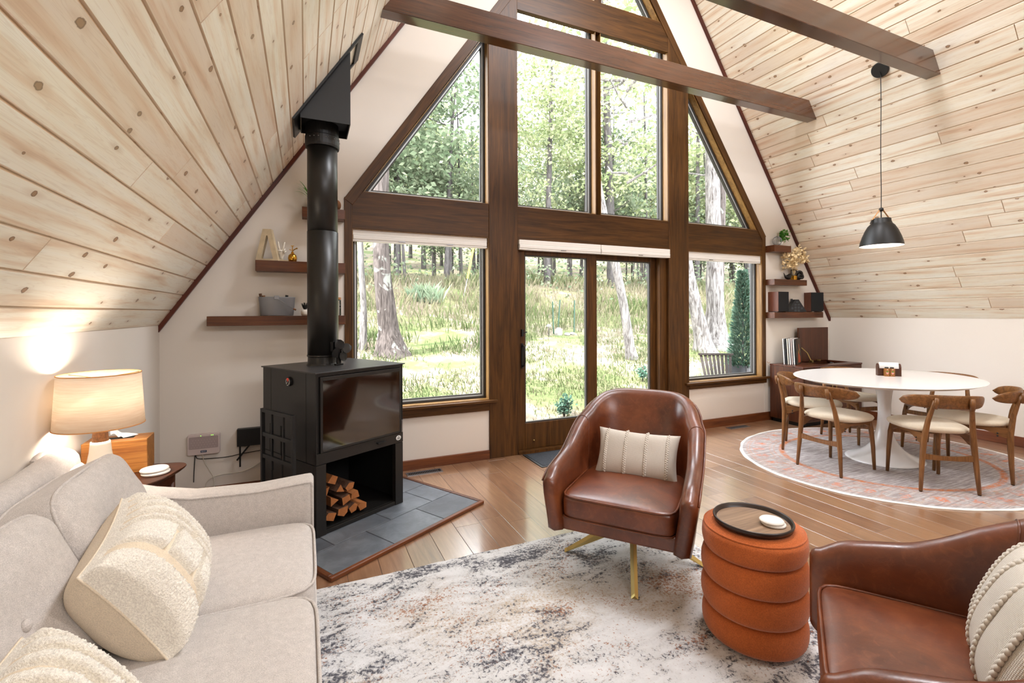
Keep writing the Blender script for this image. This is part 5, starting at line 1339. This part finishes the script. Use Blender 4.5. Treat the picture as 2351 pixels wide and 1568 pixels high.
# ------------------------------------------------------------------ side table group
SZ = .64
st = thing('side_table', 'dark wood side table with rounded triangular top in the corner', 'side table', (-.78, 2.78, .0))
def rtri(pts, rad, n=10):
    out = []
    for i in range(len(pts)):
        p, a_, b_ = Vector(pts[i]), Vector(pts[i - 1]), Vector(pts[(i + 1) % len(pts)])
        u1_ = (a_ - p).normalized(); u2_ = (b_ - p).normalized(); r_ = rad[i]
        q1, q2 = p + u1_ * r_, p + u2_ * r_
        for k in range(n + 1):
            f = k / n; out.append(tuple((1 - f) ** 2 * q1 + 2 * f * (1 - f) * p + f * f * q2))
    return out
top_ = rtri([(-.19, -.235), (.14, -.235), (.245, .12), (-.19, .20)], [.03, .16, .10, .03])
m = MB(); n = len(top_); L = [[(p[0] * s_, p[1] * s_, z) for p in top_] for s_, z in ((.90, SZ - .024), (.98, SZ - .010), (1.0, SZ - .004), (.995, SZ))]
ob('tabletop', m.loops(L), M['tabletopw'], st)
ob('apron', MB().loops([[(p[0] * .80, p[1] * .80, z) for p in top_] for z in (SZ - .07, SZ - .024)]), M['tabletopw'], st)
for (x, y) in ((-.13, -.17), (.10, -.15), (.15, .08), (-.13, .12)):
    ob('leg', MB().tube([(x * 1.1, y * 1.1, 0.001), (x, y, SZ - .03)], [.014, .022], 12), M['tabletopw'], st, smooth=True)
LX, LY = -.825, 2.606
tl = thing('table_lamp', 'white ceramic table lamp with linen shade, switched on beside the sofa', 'table lamp', (LX, LY, SZ))
zb_, zt2 = .921 - SZ, 1.148 - SZ
ob('lamp_base', MB().lathe([(0, 0), (.088, 0), (.094, .004), (.095, .012), (.088, .024), (.072, .05), (.056, .085), (.046, .125), (.039, .165), (.036, .20), (.034, .212), (0, .212)], 40), M['ceramic'], tl, smooth=True)
ob('cork_neck', MB().lathe([(0, .212), (.029, .212), (.026, .262), (0, .262)], 28), M['cork'], tl, smooth=False)
ob('socket', MB().lathe([(0, .262), (.012, .262), (.012, .30), (0, .30)], 16), M['brass'], tl)
lsh = ob('lamp_shade', MB().lathe([(.156, zb_), (.143, zt2)], 64), M['linen'], tl, smooth=True)
lsh.data.polygons[-1].select = False
import bmesh
bm = bmesh.new(); bm.from_mesh(lsh.data); bmesh.ops.delete(bm, geom=[f for f in bm.faces if len(f.verts) > 4], context='FACES'); bm.to_mesh(lsh.data); bm.free()
sol = lsh.modifiers.new('t', 'SOLIDIFY'); sol.thickness = .0015
for z, r_ in ((zb_, .156), (zt2, .143)): m = MB(); ob('shade_trim', m.tube([(r_ * math.cos(2 * PI * k / 64), r_ * math.sin(2 * PI * k / 64), z) for k in range(65)], .0022, 6, False), M['tan'], lsh)
m = MB()
for k in range(3): m.tube([(0, 0, zt2 - .02), (.142 * math.cos(2.1 * k + .6), .142 * math.sin(2.1 * k + .6), zt2 - .006)], .0016, 5)
ob('shade_spider', m.tube([(0, 0, .30), (0, 0, zt2 - .018)], .003, 6), M['brass'], lsh)
lb = ob('bulb', MB().ball((0, 0, .345), .03), M['bulb'], tl, smooth=True)
lamp('table_lamp_bulb', 'POINT', (LX, LY, SZ + .40), 15, (1, .87, .74), shadow_soft_size=.07)
tbx = thing('tissue_box', 'wooden tissue box behind the lamp on the side table', 'tissue box', (-.835, 2.868, SZ), R(2))
ob('box_shell', MB().box(-.125, .125, -.068, .068, 0, .162), M['acacia'], tbx, bevel=.003)
ob('box_slot', MB().box(-.06, .06, -.02, .02, .1622, .1634), M['deep'], tbx)
m = MB(); m.grid(lambda u, v: (-.03 + .13 * u * (.4 + .6 * v) - .03 * v, -.012 + .03 * v + .012 * math.sin(5 * u + 2 * v), .164 + .062 * (1 - u) ** .8 * math.sin(PI * (.1 + .75 * v)) + .006 * math.sin(9 * u)), 12, 8)
ti = ob('tissue', m, M['paper'], smooth=True); ti.location = (-.835, 2.868, SZ); tag(ti, 'white tissue pulled up out of the wooden tissue box', 'tissue')
def oval_coaster(lab, c, rz):
    o = ob('coaster', MB().lathe([(0, 0), (.052, 0), (.057, .003), (.058, .008), (.055, .012), (.05, .013), (0, .013)], 44), M['marble']); o.location = c; tag(o, lab, 'coaster', 'white stone coasters'); return o
oval_coaster('lower white stone coaster of the pair on the side table', (-.662, 2.752, SZ + .0005), 0); oval_coaster('upper white stone coaster of the pair on the side table', (-.668, 2.756, SZ + .014), 0)

# router, wall box and cords
ro_ = thing('router', 'white router with green lights fixed low on the wall left of the stove', 'router', (-.705, YW - .001, .345))
def rr(w_, z0, z1, r_, n=6):
    out = []
    for cx_, cz_, a0 in ((w_ - r_, z1 - r_, 0), (-w_ + r_, z1 - r_, 90), (-w_ + r_, z0 + r_, 180), (w_ - r_, z0 + r_, 270)):
        for k in range(n + 1): an = R(a0 + 90 * k / n); out.append((cx_ + r_ * math.cos(an), cz_ + r_ * math.sin(an)))
    return out
ob('router_case', MB().prism(rr(.104, 0, .155, .014), -.038, 'xz', 0), M['router'], ro_, bevel=.004)
ob('front_panel', MB().prism(rr(.094, .046, .138, .008), -.0012, 'xz', -.038), M['routerp'], ro_)
m = MB()
for i in range(9):
    for j in range(4): m.ball((-.078 + .0185 * i + (.009 if j % 2 else 0), -.0394, .058 + .018 * j), .0018, 6, 4)
ob('vent_dots', m, M['router'], ro_)
ob('status_light', MB().ball((-.018, -.0385, .143), .003, 8, 5).ball((.050, -.0385, .143), .003, 8, 5).ball((.060, -.0385, .143), .003, 8, 5), M['led'], ro_)
bd = ob('badge', MB().prism(rr(.020, .018, .033, .003), -.0014, 'xz', -.038), M['navy'], ro_)
ob('badge_script', MB().tube([(-.015 + .0012 * k, -.0402, .0255 + .0035 * math.sin(k * 1.15) * (1 if k % 5 else .4)) for k in range(26)], .0009, 5), M['ink'], bd)
wb = thing('wall_box', 'black wall mounted box behind the fireplace tool rack', 'wall box', (-.345, YW - .001, .378))
ob('box_case', MB().box(-.142, .16, -.045, 0, 0, .135), M['blk'], wb, bevel=.003)
ob('antenna', MB().box(-.128, -.116, -.034, -.024, -.16, .002), M['blk'], wb); q = ob('antenna', MB().box(-.006, .006, -.036, -.026, -.135, .004), M['blk'], wb); q.location = (-.06, 0, 0); q.rotation_euler = (0, R(38), 0)
def cord(lab, pts, m_, r_=.0035):
    P_ = [Vector(p) for p in pts]; sp = []
    for i in range(len(P_) - 1):
        p0, p1, p2, p3 = P_[max(0, i - 1)], P_[i], P_[i + 1], P_[min(len(P_) - 1, i + 2)]
        for k in range(8):
            t = k / 8; sp.append(.5 * ((2 * p1) + (p2 - p0) * t + (2 * p0 - 5 * p1 + 4 * p2 - p3) * t * t + (3 * p1 - p0 - 3 * p2 + p3) * t ** 3))
    sp.append(P_[-1]); o = ob('cord', MB().tube(sp, r_, 6), m_, smooth=True); tag(o, lab, 'cord'); return o
yc = YW - .012
cord('black cord hanging straight down from the router', [(-.765, yc, .343), (-.768, yc, .28), (-.772, yc, .20), (-.772, yc - .01, .14)], M['cordb'], .003)
cord('black cord running sideways from the router to behind the stove', [(-.760, yc, .342), (-.745, yc, .312), (-.65, yc, .303), (-.55, yc, .302), (-.45, yc, .315), (-.33, yc, .325), (-.2, yc, .345)], M['cordb'], .003)
cord('white cord from the router looping down to the floor', [(-.712, yc, .344), (-.710, yc, .30), (-.675, yc, .22), (-.645, yc, .15), (-.640, yc - .02, .06), (-.64, yc - .03, .008)], M['cordw'], .0035)
cord('white cord from the wall box looping down to the floor', [(-.245, yc - .012, .376), (-.255, yc, .31), (-.33, yc, .23), (-.45, yc, .175), (-.60, yc, .170), (-.68, yc, .14), (-.70, yc - .02, .06), (-.70, yc - .03, .008)], M['cordw'], .0035)
cord('thin red brown cord on the wall between right window and console', [(5.50, YW - .004, .76), (5.505, YW - .005, .748), (5.53, YW - .005, .742), (5.545, YW - .012, .75)], M['tan'], .0022)

# ------------------------------------------------------------------ outdoors
def gz(x, y):
    pts = [(4.3, -.10), (5.7, -.10), (7, .14), (9.2, .60), (10.5, .88), (13, 1.50), (15, 2.15), (16.5, 2.50), (22, 2.8), (30, 3.6), (45, 7), (80, 22)]
    z = pts[-1][1]
    for (a, za), (b, zb) in zip(pts, pts[1:]):
        if y <= b: t = max(0, (y - a) / (b - a)); z = za + (zb - za) * t; break
    k = smooth(5.8, 8, y)
    return z + k * (.10 * mnoise.noise(Vector((x * .35, y * .35, 2))) + .05 * mnoise.noise(Vector((x * 1.1, y * 1.1, 5))))
def gp(u, v):
    x = -45 + 110 * u; y = 4.42 + 76 * v ** 1.8
    return (x, y, gz(x, y))
struct('ground', MB().grid(gp, 150, 120), M['ground'], 'grassy bank rising from the house to the forest', 'ground', smooth=True)
struct('patio', MB().box(-2, 9, 4.38, 5.62, -.14, -.06), M['deck'], 'pale stone patio outside the sliding door', 'patio')
# grass
rng = random.Random(31); m = MB()
def tuft(m, x, y, z, hgt, n, sp, lean=.5):
    for _ in range(n):
        an = rng.uniform(0, 2 * PI); d = Vector((math.cos(an), math.sin(an), 0)); b = Vector((-d.y, d.x, 0)); h2 = hgt * rng.uniform(.6, 1.3); p = Vector((x + rng.gauss(0, sp), y + rng.gauss(0, sp), z - .02)); wd = (.006 + hgt * .012) * WDS[0]
        l_ = rng.uniform(.1, lean); m.rv = min(1, max(0, rng.gauss(COLR[0], .22)))
        m.add([p - b * wd, p + b * wd, p + d * l_ * h2 * .35 + Vector((0, 0, h2 * .6)) + b * wd * .7, p + d * l_ * h2 + Vector((0, 0, h2))], [(0, 1, 2, 3)])
COLR = [.5]; WDS = [1.0]
for _ in range(9500):
    y = 5.75 + 12.5 * rng.random() ** 1.15; x = rng.uniform(.1 * y - 1.5, 1.75 * y + 3)
    nz_ = mnoise.noise(Vector((x * .45, y * .45, 9))); bare = mnoise.noise(Vector((x * .6, y * .9, 17)))
    if y < 11 and bare > .18: continue
    hgt = (.10 + .28 * smooth(8, 14, y)) * (1 + .6 * nz_); COLR[0] = .30 + .32 * smooth(9, 15, y) - .55 * nz_
    tuft(m, x, y, gz(x, y), max(.06, hgt), 5, .10 + .05 * smooth(8, 14, y))
for _ in range(6500):
    y = 5.75 + 4.6 * rng.random(); x = rng.uniform(.15 * y - .5, 1.75 * y + 1)
    if mnoise.noise(Vector((x * .6, y * .9, 17))) > .02 and rng.random() < .75: continue
    COLR[0] = .35 + .5 * mnoise.noise(Vector((x * .9, y * .9, 4))); tuft(m, x, y, gz(x, y), .07, 4, .07, .9)
tag(ob('grass', m, M['grass']), 'meadow grass covering the bank outside the windows', 'grass', kind='stuff')

def crown(n, zc, rz, rx, sz, seed, flat=1.0):
    rg2 = random.Random(seed); m = MB(); cl_ = []
    for _ in range(max(10, n // 70)):
        while True:
            p = Vector((rg2.uniform(-1, 1), rg2.uniform(-1, 1), rg2.uniform(-1, 1)))
            if p.length < 1: break
        cl_.append(Vector((p.x * rx, p.y * rx, zc + p.z * rz)))
    for i in range(n):
        c = rg2.choice(cl_); p = c + Vector((rg2.gauss(0, .5), rg2.gauss(0, .5), rg2.gauss(0, .22))) * flat
        d = Vector((rg2.uniform(-1, 1), rg2.uniform(-1, 1), rg2.uniform(-.7, .3)))
        leaf(m, p, d, sz * rg2.uniform(.7, 1.4), sz * .34 * rg2.uniform(.7, 1.3), rg2)
    return m
def trunk(pts, rs, seg=14, flare=0, knob=.06, seed=0):
    rg2 = random.Random(seed); P_ = [Vector(p) for p in pts]; L = []; n = len(P_); N = max(12, n * 5)
    for i in range(N + 1):
        f = i / N * (n - 1); k = min(int(f), n - 2); t = f - k; p = P_[k].lerp(P_[k + 1], t); r_ = rs[k] + (rs[k + 1] - rs[k]) * t
        L.append([p + Vector((math.cos(2 * PI * j / seg), math.sin(2 * PI * j / seg), 0)) * r_ * (1 + knob * mnoise.noise(Vector((j * 1.3, p.z * 1.6, seed))) + flare * math.exp(-i / N * 18) * (.5 + .5 * math.sin(j * 2 * PI / seg * 5 + seed))) for j in range(seg)])
    return MB().loops(L)
def branches(m, z0, z1, n, ln, r0_, rg2):
    for _ in range(n):
        z = rg2.uniform(z0, z1); an = rg2.uniform(0, 2 * PI); d = Vector((math.cos(an), math.sin(an), 0)); l_ = ln * rg2.uniform(.5, 1.1)
        m.tube([(0, 0, z), tuple(d * l_ * .4 + Vector((0, 0, z + .12 * l_))), tuple(d * l_ * .75 + Vector((rg2.uniform(-.2, .2), rg2.uniform(-.2, .2), z + .3 * l_))), tuple(d * l_ + Vector((rg2.uniform(-.4, .4), rg2.uniform(-.4, .4), z + .28 * l_)))], [r0_, r0_ * .7, r0_ * .45, r0_ * .12], 5)
def neartree(lab, x, y, pts, rs, mat, seed, cn=0, czc=9, crz=2.5, crx=2.5, flare=.6, br=(3, 9, 6, 1.6)):
    z = gz(x, y) - .05; t = thing('tree', lab, 'tree', (x, y, z)); rg2 = random.Random(seed)
    ob('trunk', trunk(pts, rs, 16, flare, .10, seed), mat, t, smooth=True)
    if br:
        m = MB(); branches(m, br[0], br[1], br[2], br[3], .035, rg2); ob('branches', m, mat, t)
    if cn: ob('crown', crown(int(cn * 1.5), czc, crz, crx, .15, seed), M['leafa'], t)
    return t
neartree('thick grey barked tree outside the window by the stove', 1.50, 9.35, [(.06, 0, -.1), (0, 0, .5), (-.12, 0, 1.6), (-.16, 0, 2.6), (-.12, 0, 4), (0, 0, 8), (.1, 0, 11)], [.34, .20, .165, .155, .14, .11, .05], M['barkg'], 3, 1500, 9.0, 3, 2.4, .7, (5, 9, 6, 2))
neartree('slim pale tree left of the thick trunk outside the stove window', 1.05, 9.7, [(0, 0, -.1), (.02, 0, .8), (-.03, 0, 1.8), (-.06, 0, 2.8), (-.05, 0, 5), (.1, 0, 9)], [.075, .062, .055, .055, .05, .02], M['barkw'], 4, 900, 8, 2, 1.6, .4, (4, 8, 5, 1.2))
neartree('leaning white barked tree seen through the fixed door panel', 6.42, 8.25, [(.12, 0, -.1), (.06, 0, .3), (-.10, 0, 1.2), (-.34, 0, 2.2), (-.62, 0, 3.2), (-.85, 0, 4.2), (-.85, .1, 5.2), (-.6, .2, 7), (-.4, .2, 9)], [.16, .105, .095, .09, .08, .07, .06, .05, .02], M['barkw'], 5, 1300, 7.5, 2.2, 2.2, .5, (3.2, 7.5, 9, 1.8))
neartree('big mottled white trunk outside the right picture window', 9.65, 8.85, [(0, 0, -.1), (0, 0, .35), (.02, 0, 1.0), (.0, 0, 2.2), (-.05, 0, 3.6), (-.1, 0, 6), (0, 0, 10)], [.46, .30, .22, .20, .18, .15, .06], M['barkw'], 6, 1500, 8.5, 2.6, 2.6, .9, (4, 8.5, 6, 2))
neartree('darker trunk just behind the big mottled white trunk', 10.10, 9.15, [(0, 0, -.1), (0, 0, .6), (.06, 0, 2), (.15, 0, 4), (.3, 0, 9)], [.20, .13, .115, .105, .05], M['barkg'], 7, 700, 8.0, 2, 2, .5, None)
neartree('mottled trunk leaning out behind the right door post', 8.55, 8.4, [(.35, 0, -.1), (.22, 0, .35), (.02, 0, 1.0), (-.22, 0, 1.9), (-.5, 0, 3.2), (-.9, 0, 6)], [.30, .20, .155, .13, .11, .07], M['barkw'], 8, 500, 7.5, 2, 1.8, .8, None)

# forest
def foresttree(seed, hgt, r_, cn, mat, lo_=True):
    t = thing('forest_tree', 'leafy tree of the forest behind the grassy bank', 'tree', group='forest trees behind the grassy bank'); rg2 = random.Random(seed)
    lean_ = rg2.uniform(-.5, .5); ob('trunk', trunk([(0, 0, -.2), (.02, 0, 1.5), (lean_ * .4, 0, hgt * .45), (lean_, 0, hgt)], [r_ * 1.25, r_, r_ * .8, r_ * .25], 9, .3, .06, seed), M['barkd'], t, smooth=True)
    m = MB(); branches(m, hgt * .2, hgt * .85, 9, 2.0, .03, rg2); ob('branches', m, M['barkd'], t)
    ob('crown', crown(cn, hgt * .56, hgt * .42, 2.2, .19, seed + 50), mat, t); return t
protos = [foresttree(1, 13, .15, 5600, M['leafa']), foresttree(2, 15, .20, 6200, M['leafa']), foresttree(3, 11, .11, 4800, M['leafa']), foresttree(4, 9, .09, 4800, M['leafd'])]
rng = random.Random(77); first = [True] * 4; n_ = 0
spots = []
for _ in range(1200):
    if len(spots) >= 120: break
    y = 16.2 + 30 * rng.random() ** 1.35; x = rng.uniform(-.15 * y - 2, 2.1 * y + 6)
    if all((x - a) ** 2 + (y - b) ** 2 > (1.0 + .04 * y) ** 2 for a, b in spots): spots.append((x, y))
for i, (x, y) in enumerate(spots):
    k = rng.choice((0, 1, 2, 2, 3, 3)) if i > 3 else i
    if first[k]: o = protos[k]; first[k] = False; o.location = (x, y, gz(x, y)); o.rotation_euler = (0, 0, rng.uniform(0, 6))
    else: o = dup(protos[k], (x, y, gz(x, y)), rng.uniform(0, 6))
    s_ = rng.uniform(.8, 1.15); o.scale = (s_, s_, s_)
# bare slim trunks of the wood edge
sl = thing('slim_tree', 'slim bare trunk at the edge of the forest on the bank', 'tree', group='slim trunks at the forest edge')
ob('trunk', trunk([(0, 0, -.2), (.05, 0, 2), (.1, 0, 5), (.3, 0, 9)], [.085, .06, .05, .02], 8, .2, .05, 3), M['barkd'], sl, smooth=True)
ob('twigs', crown(260, 4.2, 2.6, .9, .16, 91), M['leafd'], sl)
for i in range(60):
    y = rng.uniform(16, 30); x = rng.uniform(-.12 * y - 1, 1.9 * y + 4); s_ = rng.uniform(.7, 1.3)
    o = sl if i == 0 else dup(sl, (0, 0, 0), 0)
    o.location = (x, y, gz(x, y)); o.rotation_euler = (rng.uniform(-.05, .05), rng.uniform(-.06, .06), rng.uniform(0, 6)); o.scale = (s_, s_, rng.uniform(.8, 1.2))
# shrubs and undergrowth on the bank
us = ob('undergrowth', crown(5200, 0, .55, 1, .13, 5), M['leafd'])
me = us.data; rg3 = random.Random(44)
vs = [v.co.copy() for v in me.vertices]
for f in range(len(me.polygons)):
    if f % 65 == 0:
        y = rg3.uniform(15.2, 19); x = rg3.uniform(-.1 * y, 2.0 * y); off = Vector((x, y, gz(x, y) + .35)); cen = vs[f * 4].copy()
    for k in range(4):
        q = vs[f * 4 + k] - cen
        me.vertices[f * 4 + k].co = off + q
    if f % 3 == 0: cen = vs[f * 4] + Vector((rg3.gauss(0, .35), rg3.gauss(0, .35), rg3.gauss(0, .25)))
tag(us, 'leafy undergrowth along the foot of the forest', 'undergrowth', kind='stuff')
def bush(nm, lab, x, y, hgt, rad_, n, sz, mat, seed):
    t = thing(nm, lab, 'shrub', (x, y, gz(x, y) if y > 5.7 else -.1)); rg2 = random.Random(seed); m = MB(); st_ = MB()
    for k in range(9):
        an = rg2.uniform(0, 6.28); q = rad_ * rg2.uniform(.2, 1); e = Vector((q * math.cos(an), q * math.sin(an), hgt * rg2.uniform(.6, 1))); st_.tube([(0, 0, 0), tuple(e * .5 + Vector((0, 0, .1 * hgt))), tuple(e)], .004, 4)
        for _ in range(n // 9):
            p = e * rg2.uniform(.3, 1.05); leaf(m, p + Vector((rg2.gauss(0, .03), rg2.gauss(0, .03), 0)), (rg2.uniform(-1, 1), rg2.uniform(-1, 1), rg2.uniform(-.2, 1)), sz, sz * .28, rg2)
    ob('stems', st_, M['barkd'], t); ob('foliage', m, mat, t); return t
bush('shrub', 'small dark shrub beside the patio below the sliding door panel', 3.36, 5.75, .33, .17, 420, .055, M['everg'], 1)
bush('shrub', 'small dark shrub beyond the fixed door panel', 5.75, 6.95, .30, .12, 260, .05, M['everg'], 2)
og = MB(); COLR[0] = .55; WDS[0] = .42
for _ in range(9): tuft(og, rng.gauss(0, .14), rng.gauss(0, .12), -.05, rng.uniform(.35, .55), 48, .12, .8)
WDS[0] = 1.0
o = ob('ornamental_grass', og, M['bluegrass']); o.location = (3.35, 13.7, gz(3.35, 13.7)); tag(o, 'tall blue green grass clump high on the bank', 'ornamental grass')
for k, (x, y) in enumerate(((5.72, 10.3), (5.98, 10.55), (6.35, 10.35))):
    o = ob('garden_stake', MB().box(-.012, .012, -.012, .012, -.15, .82), M['greenst']); o.location = (x, y, gz(x, y)); o.rotation_euler = (0, R((-2, 5, 1)[k]), 0)
    tag(o, ('green garden stake left of the three on the bank', 'tilted green garden stake in the middle of the three', 'green garden stake right of the three on the bank')[k], 'garden stake', 'green garden stakes')
for k, (x, y, r_) in enumerate(((5.78, 10.15, .11), (5.97, 10.05, .08), (6.14, 10.1, .07))):
    m = MB().ball((0, 0, r_ * .5), r_, 12, 8, (1, .8, 1.25 if k == 0 else .6)); m.v = [tuple(Vector(p) * (1 + .22 * mnoise.noise(Vector(p) * 9))) for p in m.v]
    o = ob('fieldstone', m, M['rock']); o.location = (x, y, gz(x, y)); tag(o, ('largest pale stone below the green stakes', 'middle pale stone below the green stakes', 'smallest pale stone below the green stakes')[k], 'stone', 'stones below the garden stakes')
gl = thing('garden_light', 'little garden path light beside the stones on the bank', 'garden light', (5.42, 10.0, gz(5.42, 10.0)))
ob('post', MB().tube([(0, 0, -.05), (0, 0, .26)], .01, 6), M['blk'], gl); ob('cap', MB().lathe([(0, .25), (.07, .25), (.05, .29), (0, .31)], 16), M['steel'], gl)
gu = thing('guy_wire', 'yellow sheathed guy wire slanting up at the forest edge', 'guy wire', (4.45, 13.6, gz(4.45, 13.6)))
ob('sheath', MB().tube([(.10, 0, .75), (.52, .1, 2.6)], .03, 8), M['yellow'], gu); ob('wire', MB().tube([(-.08, 0, -.05), (.10, 0, .75)], .008, 6).tube([(.52, .1, 2.6), (1.6, .4, 7.2)], .008, 6), M['steel'], gu)
# slatted chair and planter by the right window
ac = thing('patio_chair', 'dark slatted garden chair outside the right picture window', 'garden chair', (5.62, 5.16, -.06), R(-32))
for k in range(8):
    f = -1 + 2 * k / 7
    ob('back_slat', MB().loops([[(f * (.15 + .06 * q), .02 + .22 * (1 - q) * -1 + yy, .28 + .56 * q * (1 - .05 * f * f)) for (dx, yy) in ((0, 0), (0, .012))] + [(f * (.15 + .06 * q) + .038, .02 + .22 * (1 - q) * -1 + .012, .28 + .56 * q * (1 - .05 * f * f)), (f * (.15 + .06 * q) + .038, .02 + .22 * (1 - q) * -1, .28 + .56 * q * (1 - .05 * f * f))] for q in (0, .5, 1)]), M['adir'], ac)
ob('seat_panel', MB().box(-.26, .30, -.62, -.18, .26, .285), M['adir'], ac)
for (x, y) in ((-.25, -.6), (.29, -.6), (-.25, -.05), (.29, -.05)): ob('leg', MB().box(x - .025, x + .025, y - .02, y + .02, 0, .30 if y < -.3 else .42), M['adir'], ac)
ob('top_rail', MB().box(-.23, .27, .0, .035, .815, .845), M['adir'], ac)
pl_ = thing('planter', 'charcoal square planter outside the right picture window', 'planter', (6.12, 5.08, -.06), R(8))
ob('planter_box', MB().box(-.16, .16, -.16, -.14, 0, .66).box(-.16, .16, .14, .16, 0, .66).box(-.16, -.14, -.14, .14, 0, .66).box(.14, .16, -.14, .14, 0, .66), M['planter'], pl_, bevel=.006); ob('soil', MB().box(-.14, .14, -.14, .14, .5, .6), M['logbark'], pl_)
ev = thing('evergreen', 'narrow blue green evergreen growing in the charcoal planter', 'evergreen', (6.12, 5.08, .54))
m = MB(); rg2 = random.Random(6)
for _ in range(4200):
    z = 1.45 * rg2.random() ** 1.1; r_ = .20 * (1 - z / 1.55) ** .8 * rg2.uniform(.35, 1.08); an = rg2.uniform(0, 6.283)
    leaf(m, (r_ * math.cos(an), r_ * math.sin(an), z + .02), (math.cos(an), math.sin(an), rg2.uniform(.3, 1.4)), .075, .012, rg2)
ob('foliage', m, M['everg'], ev); ob('stem', MB().tube([(0, 0, 0), (0, 0, 1.3)], [.018, .004], 6), M['barkd'], ev)
